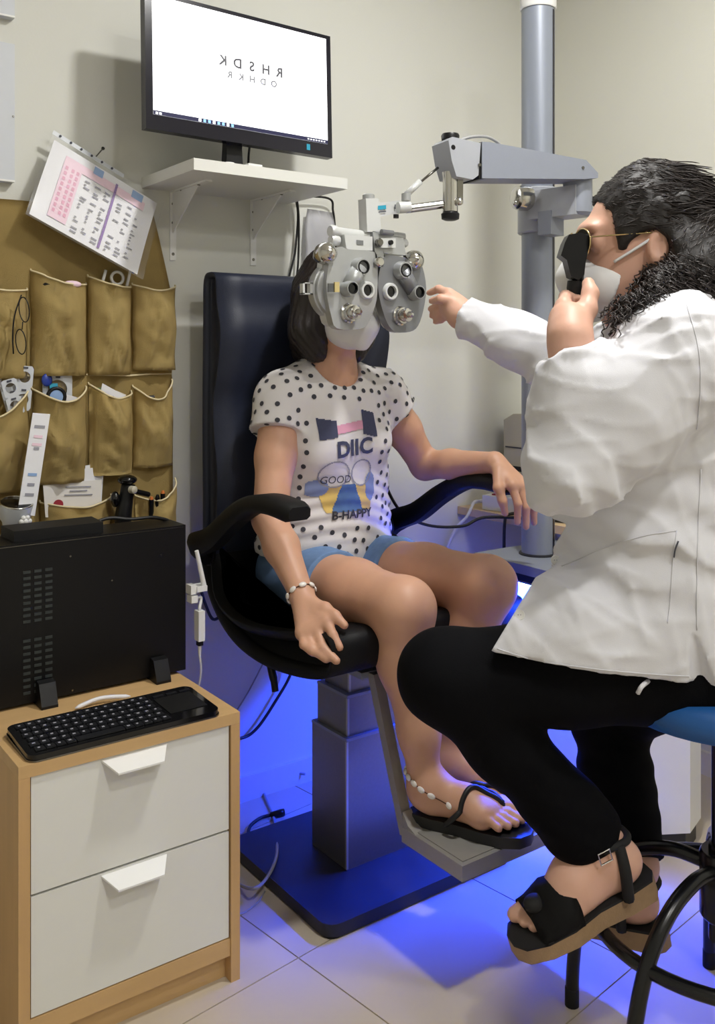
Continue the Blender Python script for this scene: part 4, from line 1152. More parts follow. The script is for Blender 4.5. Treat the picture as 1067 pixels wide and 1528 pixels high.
# ================================================================== organic surfaces: signed distance fields
def V(p): return np.array(p, np.float32)
class Field:
    def __init__(s, lo, hi, h):
        s.lo = V(lo); s.h = h
        s.n = np.ceil((V(hi) - s.lo) / h).astype(int) + 1
        s.f = np.full(s.n, 1.0, np.float32)
        s.ax = [s.lo[i] + h * np.arange(s.n[i], dtype=np.float32) for i in range(3)]
    def win(s, lo, hi):
        sl = []
        for i in range(3):
            a = int(max(0, math.floor((lo[i] - s.lo[i]) / s.h))); b = int(min(s.n[i], math.ceil((hi[i] - s.lo[i]) / s.h) + 1))
            sl.append(slice(a, max(a, b)))
        X = s.ax[0][sl[0]][:, None, None]; Y = s.ax[1][sl[1]][None, :, None]; Z = s.ax[2][sl[2]][None, None, :]
        return tuple(sl), X, Y, Z
    def put(s, sl, d, k, op='u'):
        a = s.f[sl]
        if op == 'u':
            if k > 0:
                hh = np.maximum(k - np.abs(a - d), 0) / k
                s.f[sl] = np.minimum(a, d) - hh * hh * k * .25
            else: s.f[sl] = np.minimum(a, d)
        elif op == 's':
            d = -d
            if k > 0:
                hh = np.maximum(k - np.abs(a - d), 0) / k
                s.f[sl] = np.maximum(a, d) + hh * hh * k * .25
            else: s.f[sl] = np.maximum(a, d)
    def cone(s, a, b, ra, rb, k=.02, flat=None, op='u'):
        """tapered capsule; flat=(direction, factor>1) squashes it along a direction"""
        a, b = V(a), V(b); r = max(ra, rb); m = r + k + 4 * s.h
        sl, X, Y, Z = s.win(np.minimum(a, b) - m, np.maximum(a, b) + m)
        px, py, pz = X - a[0], Y - a[1], Z - a[2]
        ba = b - a
        fmul = 1.0
        if flat is not None:
            n = V(flat[0]); n = n / np.linalg.norm(n); f = flat[1]
            t = (px * n[0] + py * n[1] + pz * n[2]) * (f - 1)
            px = px + t * n[0]; py = py + t * n[1]; pz = pz + t * n[2]
            tb = ba.dot(n) * (f - 1); ba = ba + n * tb
            fmul = 1.0 / f ** .5
        L2 = float(ba.dot(ba)) + 1e-12
        t = np.clip((px * ba[0] + py * ba[1] + pz * ba[2]) / L2, 0, 1)
        d = np.sqrt((px - t * ba[0]) ** 2 + (py - t * ba[1]) ** 2 + (pz - t * ba[2]) ** 2) - (ra + (rb - ra) * t)
        s.put(sl, d * fmul, k, op)
        return s
    def chain(s, pts, rs, k=.02, flat=None):
        for i in range(len(pts) - 1): s.cone(pts[i], pts[i + 1], rs[i], rs[i + 1], k, flat)
        return s
    def ell(s, c, r, k=.02, R=None, op='u'):
        c = V(c); r = V(r); m = r.max() + k + 4 * s.h
        sl, X, Y, Z = s.win(c - m, c + m)
        px, py, pz = X - c[0], Y - c[1], Z - c[2]
        if R is not None:                       # R columns = local axes in world
            R = np.array(R, np.float32)
            q = [px * R[0][i] + py * R[1][i] + pz * R[2][i] for i in range(3)]
        else: q = [px, py, pz]
        k0 = np.sqrt((q[0] / r[0]) ** 2 + (q[1] / r[1]) ** 2 + (q[2] / r[2]) ** 2)
        k1 = np.sqrt((q[0] / r[0] ** 2) ** 2 + (q[1] / r[1] ** 2) ** 2 + (q[2] / r[2] ** 2) ** 2) + 1e-9
        s.put(sl, (k0 * (k0 - 1) / k1).astype(np.float32), k, op)
        return s
    def plane(s, p, n, k=.0):
        """keeps the side the normal points away from"""
        p = V(p); n = V(n); n = n / np.linalg.norm(n)
        d = (s.ax[0][:, None, None] - p[0]) * n[0] + (s.ax[1][None, :, None] - p[1]) * n[1] + (s.ax[2][None, None, :] - p[2]) * n[2]
        s.f = np.maximum(s.f, d)
        return s
    def warp(s, fn):
        s.f = s.f + fn(s.ax[0][:, None, None], s.ax[1][None, :, None], s.ax[2][None, None, :])
        return s
    def mesh(s, name):
        f = s.f; S = f < 0
        nx, ny, nz = f.shape
        c = np.zeros((nx - 1, ny - 1, nz - 1), np.int8)
        for dx in (0, 1):
            for dy in (0, 1):
                for dz in (0, 1):
                    c += S[dx:nx - 1 + dx, dy:ny - 1 + dy, dz:nz - 1 + dz]
        act = (c > 0) & (c < 8)
        ii, jj, kk = np.nonzero(act)
        idx = np.full(act.shape, -1, np.int64); idx[ii, jj, kk] = np.arange(len(ii))
        acc = np.zeros((len(ii), 3), np.float64); cnt = np.zeros(len(ii))
        cor = [(a, b, d) for a in (0, 1) for b in (0, 1) for d in (0, 1)]
        for A in cor:
            for ax in range(3):
                if A[ax]: continue
                B = list(A); B[ax] = 1
                fa = f[ii + A[0], jj + A[1], kk + A[2]]; fb = f[ii + B[0], jj + B[1], kk + B[2]]
                cr = (fa < 0) != (fb < 0)
                t = np.where(cr, fa / np.where(cr, fa - fb, 1), 0)
                p = np.zeros((len(ii), 3)); p[:] = A; p[:, ax] += t
                acc[cr] += p[cr]; cnt[cr] += 1
        vert = (np.stack([ii, jj, kk], 1) + acc / cnt[:, None]) * s.h + s.lo
        faces = []
        for ax in range(3):
            sa = [slice(None)] * 3; sb = [slice(None)] * 3
            sa[ax] = slice(0, -1); sb[ax] = slice(1, None)
            a, b = S[tuple(sa)], S[tuple(sb)]
            cr = np.nonzero(a != b)
            o1, o2 = [(1, 2), (2, 0), (0, 1)][ax]
            ok = (cr[o1] > 0) & (cr[o2] > 0) & (cr[o1] < f.shape[o1] - 1) & (cr[o2] < f.shape[o2] - 1)
            cr = [q[ok] for q in cr]
            inside = a[tuple(cr)]
            def cell(d1, d2):
                q = [x.copy() for x in cr]; q[o1] = q[o1] - d1; q[o2] = q[o2] - d2
                return idx[tuple(q)]
            q = np.stack([cell(1, 1), cell(0, 1), cell(0, 0), cell(1, 0)], 1)
            q[~inside] = q[~inside][:, ::-1]
            faces.append(q)
        faces = np.concatenate(faces)
        me = bpy.data.meshes.new(name)
        me.vertices.add(len(vert)); me.vertices.foreach_set('co', vert.astype(np.float32).ravel())
        me.loops.add(len(faces) * 4); me.loops.foreach_set('vertex_index', faces.ravel().astype(np.int32))
        me.polygons.add(len(faces)); me.polygons.foreach_set('loop_start', np.arange(0, len(faces) * 4, 4, dtype=np.int32))
        me.update(calc_edges=True); me.validate()
        return me
def folds(seed, n, freq, amp, bias=None):
    """cloth-like ripples: a sum of bent sine ridges"""
    rng = np.random.RandomState(seed)
    W_ = []
    for i in range(n):
        d = rng.normal(size=3)
        if bias is not None: d = d * .45 + np.array(bias) * (1 if rng.rand() > .5 else -1)
        d /= np.linalg.norm(d)
        W_.append((d * freq * rng.uniform(.6, 1.5), rng.uniform(0, 6.28), rng.normal(size=3) * freq * .35, rng.uniform(0, 6.28)))
    def fn(X, Y, Z):
        t = 0
        for d, p, e, q in W_:
            t = t + np.sin(X * d[0] + Y * d[1] + Z * d[2] + p + 1.2 * np.sin(X * e[0] + Y * e[1] + Z * e[2] + q)).astype(np.float32)
        return (t * (amp / n ** .5)).astype(np.float32)
    return fn
def ridges(seed, n, freq, amp, bias=None):
    """sharp raised creases, few and far between"""
    rng = np.random.RandomState(seed)
    W_ = []
    for i in range(n):
        d = rng.normal(size=3)
        if bias is not None: d = d * .5 + np.array(bias)
        d /= np.linalg.norm(d)
        W_.append((d * freq * rng.uniform(.7, 1.4), rng.uniform(0, 6.28), rng.normal(size=3) * freq * .3, rng.uniform(0, 6.28), rng.normal(size=3) * 14, rng.uniform(0, 6.28)))
    def fn(X, Y, Z):
        t = 0
        for d, p, e, q, g, r in W_:
            a = 1 - np.abs(np.sin(X * d[0] + Y * d[1] + Z * d[2] + p + 1.3 * np.sin(X * e[0] + Y * e[1] + Z * e[2] + q)))
            m = np.maximum(0, np.sin(X * g[0] + Y * g[1] + Z * g[2] + r))
            t = t - a ** 3 * m
        return (t * (amp / n ** .5)).astype(np.float32)
    return fn
mat('skin_tan', rgb(206, 158, 130), 0.5, var=0.07, scale=25, sss=0.12, bump=0.05, bscale=300)
mat('skin_fair', rgb(214, 168, 146), 0.5, var=0.07, scale=25, sss=0.12, bump=0.05, bscale=300)
mat('hair_dark', rgb(30, 22, 20), 0.42, var=0.35, scale=120, stretch=(1, 1, .12), bump=0.6, bscale=220)
mat('hair_curly', rgb(24, 19, 18), 0.6, var=0.4, scale=60, bump=0.6, bscale=150)
mat('hair_strand', rgb(40, 31, 28), 0.5, var=0.3, scale=40)
mat('tshirt', rgb(226, 222, 222), 0.85, var=0.02, bump=0.1, bscale=900)
mat('dot_ink', rgb(62, 62, 70), 0.8, var=0.1)
mat('navy_ink', rgb(66, 70, 98), 0.8, var=0.15, scale=200)
mat('pink_ink', rgb(222, 160, 186), 0.8, var=0.1)
mat('yellow_ink', rgb(226, 194, 110), 0.8, var=0.1)
mat('blue_ink', rgb(78, 110, 160), 0.8, var=0.25, scale=60)
mat('pale_blue_ink', rgb(130, 146, 190), 0.8, var=0.15)
mat('denim', rgb(108, 140, 184), 0.85, var=0.15, scale=90, bump=0.3, bscale=900)
mat('mask_white', rgb(232, 232, 232), 0.7, var=0.02)
mat('coat_white', rgb(218, 218, 223), 0.8, var=0.02, bump=0.12, bscale=900)
mat('coat_seam', rgb(212, 212, 217), 0.8, var=0.02)
mat('trousers_black', rgb(9, 9, 12), 0.8, var=0.2, scale=40, bump=0.2, bscale=600, spec=0.08)
mat('suede_black', rgb(20, 19, 20), 0.8, var=0.2)
mat('cork', rgb(150, 122, 90), 0.7, var=0.15, scale=90, bump=0.3)
mat('rubber_black', rgb(20, 20, 22), 0.5, var=0.15)
mat('shell_white', rgb(235, 230, 224), 0.25, var=0.05)
mat('cord_brown', rgb(90, 55, 40), 0.7)
mat('gold', rgb(212, 190, 140), 0.2, metal=1.0, var=0.03)
mat('lens_tint', rgb(26, 20, 20), 0.08, var=0.05)
mat('eye_white', rgb(235, 232, 228), 0.2)
mat('iris', rgb(60, 40, 28), 0.15)
mat('lip', rgb(176, 104, 96), 0.45)
mat('nail', rgb(222, 168, 158), 0.3, var=0.03)

def hand(f, wrist, pts, k=.006):
    """pts: dict finger -> list of joints; palm drawn from wrist to the knuckles"""
    pass

# ================================================================== the patient
pa = empty('person', (1.23, 1.6, .226), 'person in a polka dot t-shirt and denim shorts sitting in the exam chair', 'person')
hipR, hipL = V((1.15, 1.80, .612)), V((1.32, 1.80, .612))
kneeR, kneeL = V((1.140, 1.415, .630)), V((1.345, 1.400, .648))
ankR, ankL = V((1.168, 1.385, .292)), V((1.275, 1.435, .300))
shR, shL = V((1.098, 1.80, 1.025)), V((1.378, 1.80, 1.030))
elR = V((1.022, 1.725, .772)); wrR = V(W(449, 884, 1.862))
elL = V(WX(634, 694, 1.515)); wrL = V(W(738, 690, 2.165))
HD = V((1.222, 1.758, 1.252))
f = Field((.93, 1.14, .235), (1.68, 1.95, 1.42), .0038)
# torso (under the shirt), neck, head
f.cone((1.235, 1.83, .64), (1.23, 1.815, .95), .125, .13, .03, ((0, 1, 0), 1.5))
f.cone(shR, shL, .045, .045, .04)
f.chain([(1.23, 1.81, 1.00), (1.222, 1.790, 1.09), (1.218, 1.778, 1.19)], [.07, .055, .054], .03)
f.ell(HD + V((0, .008, .012)), (.074, .094, .100), .02)
f.ell(HD + V((0, -.030, -.060)), (.052, .058, .062), .03)
f.ell(HD + V((0, -.070, -.085)), (.022, .022, .020), .02)              # chin
f.chain([HD + V((0, -.088, .012)), HD + V((0, -.106, -.032))], [.009, .013], .012)   # nose
for sx in (-1, 1):
    f.ell(HD + V((sx * .031, -.082, .004)), (.017, .012, .011), .008, op='s')
    f.ell(HD + V((sx * .031, -.077, .003)), (.0135, .0135, .0135), .003)
    f.ell(HD + V((sx * .076, .006, -.012)), (.009, .018, .030), .008)
f.cone(HD + V((-.020, -.086, -.056)), HD + V((.020, -.086, -.056)), .008, .008, .008)
# legs
f.chain([hipR, hipR * .45 + kneeR * .55, kneeR], [.082, .068, .057], .03)
f.chain([hipL, hipL * .45 + kneeL * .55, kneeL], [.082, .069, .058], .03)
for kn, an in ((kneeR, ankR), (kneeL, ankL)):
    ca_ = kn * .68 + an * .32 + V((0, .018, 0))
    f.chain([kn, ca_, kn * .3 + an * .7, an], [.055, .050, .036, .031], .03)
def foot(f, ank, heel, direc, sole, L=.215, side=1, toe_k=.003):
    """foot along direc; side=+1 when the big toe lies to the left of direc"""
    d = V(direc); d = d / np.linalg.norm(d); up = V((0, 0, 1)); l = np.cross(up, d) * side
    h = V(heel)
    f.chain([ank, h + d * .035 + up * .045], [.032, .034], .02)
    f.ell(h + d * .030 + up * (sole + .028 - h[2]), (.030, .034, .030), .02)
    f.chain([ank + d * .008, h + d * .11 + up * (sole + .032 - h[2]), h + d * .155 + up * (sole + .019 - h[2])], [.031, .025, .016], .02)
    f.cone(h + d * .05 + up * (sole + .022 - h[2]), h + d * .145 - l * .018 + up * (sole + .018 - h[2]), .024, .020, .02)
    f.cone(h + d * .14 - l * .026 + up * (sole + .017 - h[2]), h + d * .15 + l * .026 + up * (sole + .019 - h[2]), .017, .019, .02)
    for (o, L0, L1, r) in ((.028, .155, L, .0125), (.010, .158, L - .006, .0095), (-.006, .155, L - .014, .009), (-.020, .150, L - .024, .0085), (-.033, .142, L - .038, .0085)):
        b0 = h + d * L0 + l * o + up * (sole + .020 - h[2]); b2 = h + d * L1 + l * o * 1.08 + up * (sole + r + .001 - h[2]); b1 = (b0 + b2) / 2 + up * .004
        f.chain([b0, b1, b2], [r * .98, r * .85, r * .9], toe_k)
a_ = math.radians(31); dR = V((math.sin(a_), -math.cos(a_), 0))
a_ = math.radians(14); dL = V((math.sin(a_), -math.cos(a_), 0))
SOLE = .2485
heR, heL = V((1.152, 1.402, SOLE)), V((1.262, 1.465, SOLE))
foot(f, ankR, heR, dR, SOLE, .215, 1)
foot(f, ankL, heL, dL, SOLE, .215, -1)
# arms
f.chain([shR, shR * .5 + elR * .5, elR], [.048, .043, .036], .02)
f.chain([elR, elR * .6 + wrR * .4, wrR], [.036, .036, .024], .015)
f.chain([shL, shL * .5 + elL * .5, elL], [.048, .043, .036], .02)
f.chain([elL, elL * .6 + wrL * .4, wrL], [.036, .035, .024], .015)
def finger(f, pts, r0, r1, k=.0045):
    n = len(pts)
    f.chain(pts, [r0 + (r1 - r0) * i / (n - 1) for i in range(n)], k)
# right hand lying along the seat edge
def R_(u, v, z): return V(W(u, v, z))
kn = [R_(487, 927, 1.79), R_(474, 942, 1.785), R_(461, 948, 1.785), R_(451, 945, 1.79)]
for q in kn: f.cone(wrR, q, .019, .0125, .012)
f.cone(kn[0], kn[3], .0115, .0115, .01)
finger(f, [kn[0], R_(497, 948, 1.765), R_(507, 966, 1.75)], .0105, .0075)
finger(f, [kn[1], R_(481, 966, 1.755), R_(502, 986, 1.735)], .0105, .0078)
finger(f, [kn[2], R_(465, 968, 1.757), R_(487, 984, 1.742)], .0098, .0074)
finger(f, [kn[3], R_(453, 962, 1.765), R_(466, 974, 1.752)], .0088, .0068)
finger(f, [R_(462, 900, 1.835), R_(485, 908, 1.81), R_(500, 919, 1.79), R_(514, 933, 1.775)], .0135, .0080, .008)
# left hand hanging over the armrest end
kl = [R_(764, 724, 2.105), R_(774, 724, 2.118), R_(783, 726, 2.130), R_(789, 729, 2.145)]
for q in kl: f.cone(wrL, q, .018, .0125, .012)
f.cone(kl[0], kl[3], .0115, .011, .01)
finger(f, [kl[0], R_(773, 752, 2.095), R_(772, 779, 2.105)], .0105, .0076)
finger(f, [kl[1], R_(785, 757, 2.110), R_(785, 786, 2.118)], .0108, .0078)
finger(f, [kl[2], R_(796, 756, 2.125), R_(797, 780, 2.135)], .0100, .0074)
finger(f, [kl[3], R_(799, 752, 2.150), R_(797, 770, 2.160)], .0090, .0068)
finger(f, [R_(743, 702, 2.135), R_(744, 728, 2.105), R_(750, 748, 2.10), R_(754, 766, 2.105)], .0135, .0078, .008)
bme = f.mesh('body')
from mathutils.bvhtree import BVHTree
def bvh_of(me):
    c = np.empty(len(me.vertices) * 3, np.float32); me.vertices.foreach_get('co', c); c = c.reshape(-1, 3)
    return BVHTree.FromPolygons([Vector(v) for v in c], [list(p.vertices) for p in me.polygons])
pbv = bvh_of(bme)
mesh_obj('body', bme, 'skin_tan', pa, True)
for sx in (-1, 1):
    c = Vector(HD) + Vector((sx * .031, -.0775, .003))
    obj('eye', ball(nb(), c, .0138, 16), 'eye_white', pa, True)
    obj('iris', lathe(nb(), c + Vector((0, -.0128, 0)), (0, -1, 0), [(0, .006), (.0012, .004)], 16), 'iris', pa)
b = nb()
for q, e in ((R_(504, 962, 1.742), 0), (R_(496, 980, 1.728), 0), (R_(509, 928, 1.768), 0)): pass
b.free()
# hair: dark bob
f = Field((1.08, 1.64, 1.07), (1.36, 1.93, 1.44), .0036)
f.ell(HD + V((0, .014, .018)), (.084, .104, .106), .01)
f.chain([HD + V((-.062, .02, .0)), HD + V((-.070, .014, -.08)), HD + V((-.060, -.002, -.125))], [.043, .040, .026], .03)
f.chain([HD + V((.062, .02, .0)), HD + V((.068, .016, -.08)), HD + V((.058, .006, -.125))], [.043, .036, .024], .03)
f.chain([HD + V((0, .07, 0)), HD + V((0, .075, -.10)), HD + V((0, .06, -.165))], [.06, .06, .045], .04)
f.ell(HD + V((0, -.095, -.045)), (.058, .085, .115), .01, op='s')
f.ell(HD + V((0, -.06, -.16)), (.050, .085, .10), .01, op='s')
f.warp(lambda X, Y, Z: (.0016 * np.sin(130 * np.arctan2(Y - HD[1], X - HD[0]) / 3.14 * 1.0 + 9 * np.sin(Z * 22)) + .003 * np.sin(X * 90 + 4) * np.sin(Y * 80) * np.sin(Z * 30)).astype(np.float32))
mesh_obj('hair', f.mesh('hair'), 'hair_dark', pa, True)
# mask
f = Field((1.13, 1.60, 1.13), (1.31, 1.80, 1.30), .003)
f.ell(HD + V((0, -.045, -.062)), (.060, .066, .058), .02)
f.chain([HD + V((0, -.112, -.022)), HD + V((0, -.124, -.068)), HD + V((0, -.098, -.110))], [.004, .004, .004], .05)
f.plane(HD + V((0, -.012, -.03)), (0, 1, .25))
mk = mesh_obj('face_mask', f.mesh('face_mask'), 'mask_white', pa, True)
for sx in (-1, 1):
    obj('ear_loop', tube(nb(), spline([Vector(HD) + Vector((sx * .06, -.035, -.045)), Vector(HD) + Vector((sx * .081, -.01, -.005)), Vector(HD) + Vector((sx * .086, .010, .012))], 5), .002, 6), 'mask_white', mk, True)
# t-shirt
f = Field((.99, 1.66, .62), (1.52, 1.99, 1.12), .0042)
fl_ = ((0, 1, 0), 1.45)
f.chain([(1.235, 1.832, .60), (1.235, 1.828, .70), (1.233, 1.825, .79), (1.23, 1.815, .93), (1.23, 1.81, .985)], [.170, .160, .143, .150, .135], .05, fl_)
f.cone(shR, shL, .055, .055, .05)
f.cone((1.19, 1.80, 1.04), (1.265, 1.80, 1.04), .045, .045, .04)
for sx, o_ in ((-1, 0), (1, 0)): f.ell((1.23 + sx * .062, 1.735, .925), (.050, .030, .045), .05)
s1 = shR + (elR - shR) * .30 + V((-.004, 0, 0)); s2 = shL + (elL - shL) * .27
f2 = Field((.99, 1.66, .62), (1.52, 1.99, 1.12), .0042)
f2.chain([shR, s1 + (s1 - shR) * .4], [.058, .064], .03)
f2.chain([shL, s2 + (s2 - shL) * .4], [.058, .062], .03)
XX, YY, ZZ = f2.ax[0][:, None, None], f2.ax[1][None, :, None], f2.ax[2][None, None, :]
for (s_, q_, side_) in ((s1, shR, XX < 1.23), (s2, shL, XX > 1.23)):
    e_ = (s_ - q_) / np.linalg.norm(s_ - q_)
    g_ = (XX - s_[0]) * e_[0] + (YY - s_[1]) * e_[1] + (ZZ - s_[2]) * e_[2]
    f2.f = np.where(side_, np.maximum(f2.f, g_), f2.f)
kk_ = .022; hh_ = np.maximum(kk_ - np.abs(f.f - f2.f), 0) / kk_
f.f = np.minimum(f.f, f2.f) - hh_ * hh_ * kk_ * .25
f.warp(folds(5, 5, 45, .0022, (0, 0, 1)))
f.warp(lambda X, Y, Z: (.0022 * np.exp(-((Z - .76) / .07) ** 2) * np.sin(Z * 210 + 5 * np.sin(X * 14) + X * 30)).astype(np.float32))
f.ell((1.222, 1.750, 1.106), (.062, .072, .060), .004, op='s')
f.plane((1.235, 1.82, .668), (0, .15, -1))
f.cone((1.222, 1.792, 1.05), (1.218, 1.785, 1.16), .052, .052, .0, op='s')
shm = f.mesh('t_shirt')
from mathutils.bvhtree import BVHTree
vco = np.empty(len(shm.vertices) * 3, np.float32); shm.vertices.foreach_get('co', vco); vco = vco.reshape(-1, 3)
bvh = BVHTree.FromPolygons([Vector(v) for v in vco], [list(p.vertices) for p in shm.polygons])
nrm = np.array([v.normal[:] for v in shm.vertices])
ts = mesh_obj('t_shirt', shm, 'tshirt', pa, True)
def drape(x, z, off=.0016):
    h = bvh.ray_cast(Vector((x, 1.4, z)), Vector((0, 1, 0)))
    return None if h[0] is None else h[0] + Vector((0, -off, 0))
def print_shape(name, u0, u1, v0, v1, fn, m, off=.0016, st=.0022):
    """flat print: cells of a fine grid laid on the cloth where fn(s,t) holds"""
    p0, p1 = WY(u0, v0, 1.715), WY(u1, v1, 1.715)
    nx = int((p1.x - p0.x) / st) + 1; nz = int((p0.z - p1.z) / st) + 1
    b = nb(); cache = {}
    def vert(i, j):
        if (i, j) not in cache:
            q = drape(p0.x + (p1.x - p0.x) * i / nx, p0.z + (p1.z - p0.z) * j / nz, off)
            cache[(i, j)] = b.verts.new(q) if q else None
        return cache[(i, j)]
    for i in range(nx):
        for j in range(nz):
            if not fn((i + .5) / nx, (j + .5) / nz): continue
            q = [vert(i, j), vert(i, j + 1), vert(i + 1, j + 1), vert(i + 1, j)]
            if None in q: continue
            b.faces.new(q)
    return obj(name, b, m, ts, True)
def in_ell(s, t, cx, cy, rx, ry): return ((s - cx) / rx) ** 2 + ((t - cy) / ry) ** 2 < 1
print_shape('print_patch', 472, 556, 606, 660, lambda s, t: .02 < s < .30 and .30 + .3 * s < t < .86 - .2 * s, 'navy_ink')
print_shape('print_patch', 472, 556, 606, 660, lambda s, t: .74 < s < .98 and .12 < t - .4 * (s - .74) < .74, 'navy_ink')
print_shape('print_ribbon', 472, 556, 606, 660, lambda s, t: abs(t - .56 + .25 * (s - .5)) < .11 and .30 < s < .74, 'pink_ink', .0020)
print_shape('print_picture', 464, 558, 690, 758, lambda s, t: .12 < s < .93 and t > .48 + .1 * abs(s - .5) and s > .12 + .25 * (t - .48), 'yellow_ink')
print_shape('print_picture', 464, 558, 690, 758, lambda s, t: t > .48 and abs(s - .56) < .10 + .26 * (t - .48), 'blue_ink', .0021)
print_shape('print_picture', 464, 558, 690, 758, lambda s, t: in_ell(s, t, .12, .52, .16, .16) or in_ell(s, t, .92, .55, .09, .28), 'pale_blue_ink', .0021)
print_shape('print_outline', 464, 558, 690, 758, lambda s, t: in_ell(s, t, .34, .26, .23, .26) and not in_ell(s, t, .34, .26, .21, .235) or in_ell(s, t, .76, .26, .17, .26) and not in_ell(s, t, .76, .26, .15, .235), 'ink_light', .0024, .0016)
def print_text(s, u, v, size, m, bold=.0004, rot=0.0):
    c = WY(u, v, 1.715)
    bm = text_bm(s, size, Matrix.Rotation(rot, 4, 'Z'), bold)
    for vt in bm.verts:
        x, y = vt.co.x, vt.co.y
        q = drape(c.x + x, c.z + y, .0032)
        vt.co = q if q else Vector((c.x + x, 1.7, c.z + y))
    obj('print_lettering', bm, m, ts, None)
print_text('DIIC', 522, 668, .050, 'navy_ink', .0016, .08)
print_text('GOOD', 500, 716, .024, 'dot_ink', .0)
print_text('B-HAPPY', 524, 767, .027, 'dot_ink', .0007)
# polka dots spread evenly over the cloth
rng = np.random.RandomState(4)
order = rng.permutation(len(vco)); kept = []; b = nb()
gridc = {}
pz = [(WY(u0, v0, 1.715), WY(u1, v1, 1.715)) for u0, u1, v0, v1 in ((466, 560, 603, 690), (462, 562, 686, 774))]
for i in order:
    p = vco[i]
    if p[2] < .674: continue
    if nrm[i][1] < 0.35 and any(a.x - .004 < p[0] < c.x + .004 and c.z - .004 < p[2] < a.z + .004 for a, c in pz) and p[1] < 1.79: continue
    key = tuple((p / .026).astype(int)); ok = True
    for dx in (-1, 0, 1):
        for dy in (-1, 0, 1):
            for dz in (-1, 0, 1):
                for q in gridc.get((key[0] + dx, key[1] + dy, key[2] + dz), ()):
                    if ((p - q) ** 2).sum() < .0245 ** 2: ok = False
    if not ok: continue
    gridc.setdefault(key, []).append(p)
    n = Vector(nrm[i]).normalized(); a, c_, _ = frame_of(n)
    o = Vector(p) + n * .0014
    r = .0058
    vs = [b.verts.new(o + (a * math.cos(t) + c_ * math.sin(t)) * r) for t in [2 * math.pi * k / 10 for k in range(10)]]
    b.faces.new(vs)
obj('polka_dots', b, 'dot_ink', ts, None)['kind'] = 'stuff'
# shorts
f = Field((1.02, 1.58, .52), (1.45, 1.97, .72), .0042)
f.cone((1.17, 1.84, .64), (1.31, 1.84, .64), .092, .092, .03, ((0, 0, 1), 1.4))
for hp, kn_ in ((hipR, kneeR), (hipL, kneeL)):
    e = hp * .62 + kn_ * .38
    f.cone(hp + V((0, .03, -.006)), e, .088, .080, .02)
f.warp(folds(9, 4, 60, .0018))
f.plane((1.235, 1.655, .62), (0, -1, .12))
mesh_obj('denim_shorts', f.mesh('denim_shorts'), 'denim', pa, True)
# flip-flops
def snap_down(bv, p, off):
    h = bv.ray_cast(Vector((p.x, p.y, p.z + .12)), Vector((0, 0, -1)))
    return Vector((p.x, p.y, max(p.z, h[0].z + off))) if h[0] is not None and h[0].z < p.z + .1 else p
def snap_in(bv, c, dr, reach, off):
    h = bv.ray_cast(c + dr * reach, -dr)
    if h[0] is None: return c + dr * .03
    return h[0] + dr * off
def flipflop(heel, d, side, par):
    d = Vector(d).normalized(); l = Vector((-d.y, d.x, 0)) * side
    o = Vector(heel) - d * .006; o.z = .226
    prof = [(0, .0), (.012, .026), (.05, .034), (.10, .036), (.15, .046), (.19, .048), (.222, .036), (.237, .012)]
    L_ = [o + d * x + l * y for x, y in prof] + [o + d * x - l * y * .92 for x, y in prof[:0:-1]]
    s_ = obj('flip_flop_sole', hexa(nb(), [p for p in L_], [p + Vector((0, 0, .020)) for p in L_]), 'rubber_black', par, 50, bevel=.003)
    tp = o + d * .178 + l * .018
    top = snap_down(pbv, tp + Vector((0, 0, .026)), .0)
    for sg in (1, -1):
        e = o + d * .082 + l * (.036 * sg)
        pth = spline([e + Vector((0, 0, .018)), e + d * .025 + l * (sg * .004) + Vector((0, 0, .045)), o + d * .130 + l * (.018 + sg * .020) + Vector((0, 0, .064)), top + Vector((0, 0, .004))], 6)
        pth = [pth[0]] + [snap_down(pbv, q, .003) for q in spline([q * 1.0 for q in pth], 2)[1:]]
        obj('flip_flop_strap', tube(nb(), pth, .0050, 8), 'rubber_black', s_, True)
    obj('toe_post', tube(nb(), [tp + Vector((0, 0, .018)), snap_down(pbv, tp + Vector((0, 0, .03)), .004)], .004, 8), 'rubber_black', s_, True)
flipflop(heR, dR, 1, pa)
flipflop(heL, dL, -1, pa)
# shell bracelets
def shells(name, c, axis, n, par, reach, r=.0055):
    """a cord round a limb, snapped to the skin, strung with shells"""
    c = Vector(c); a, c2, d = frame_of(axis)
    ring_ = [snap_in(pbv, c, a * math.cos(t) + c2 * math.sin(t), reach, .0012) for t in [2 * math.pi * k / 48 for k in range(48)]]
    o = obj(name, tube(nb(), ring_, .0012, 6, closed=True), 'cord_brown', par, True)
    for k in range(n):
        t = 2 * math.pi * k / n
        nr = a * math.cos(t) + c2 * math.sin(t)
        p = snap_in(pbv, c, nr, reach, .0025)
        i = int(round(48 * k / n)) % 48
        tg = (ring_[(i + 1) % 48] - ring_[i - 1]).normalized(); e3 = tg.cross(nr).normalized(); nr = e3.cross(tg)
        bm = nb(); bmesh.ops.create_uvsphere(bm, u_segments=12, v_segments=8, radius=1)
        m4 = Matrix(((tg.x * r * 1.5, e3.x * r, nr.x * r * .6, p.x), (tg.y * r * 1.5, e3.y * r, nr.y * r * .6, p.y), (tg.z * r * 1.5, e3.z * r, nr.z * r * .6, p.z), (0, 0, 0, 1)))
        bmesh.ops.transform(bm, matrix=m4, verts=bm.verts)
        obj('shell', bm, 'shell_white', o, True)
    return o
shells('shell_bracelet', W(449, 887, 1.862), Vector(wrR - elR), 9, pa, .040)
shells('shell_anklet', Vector(ankR) + Vector((-.002, .0, .012)), Vector((.25, -.35, 1)), 14, pa, .075)
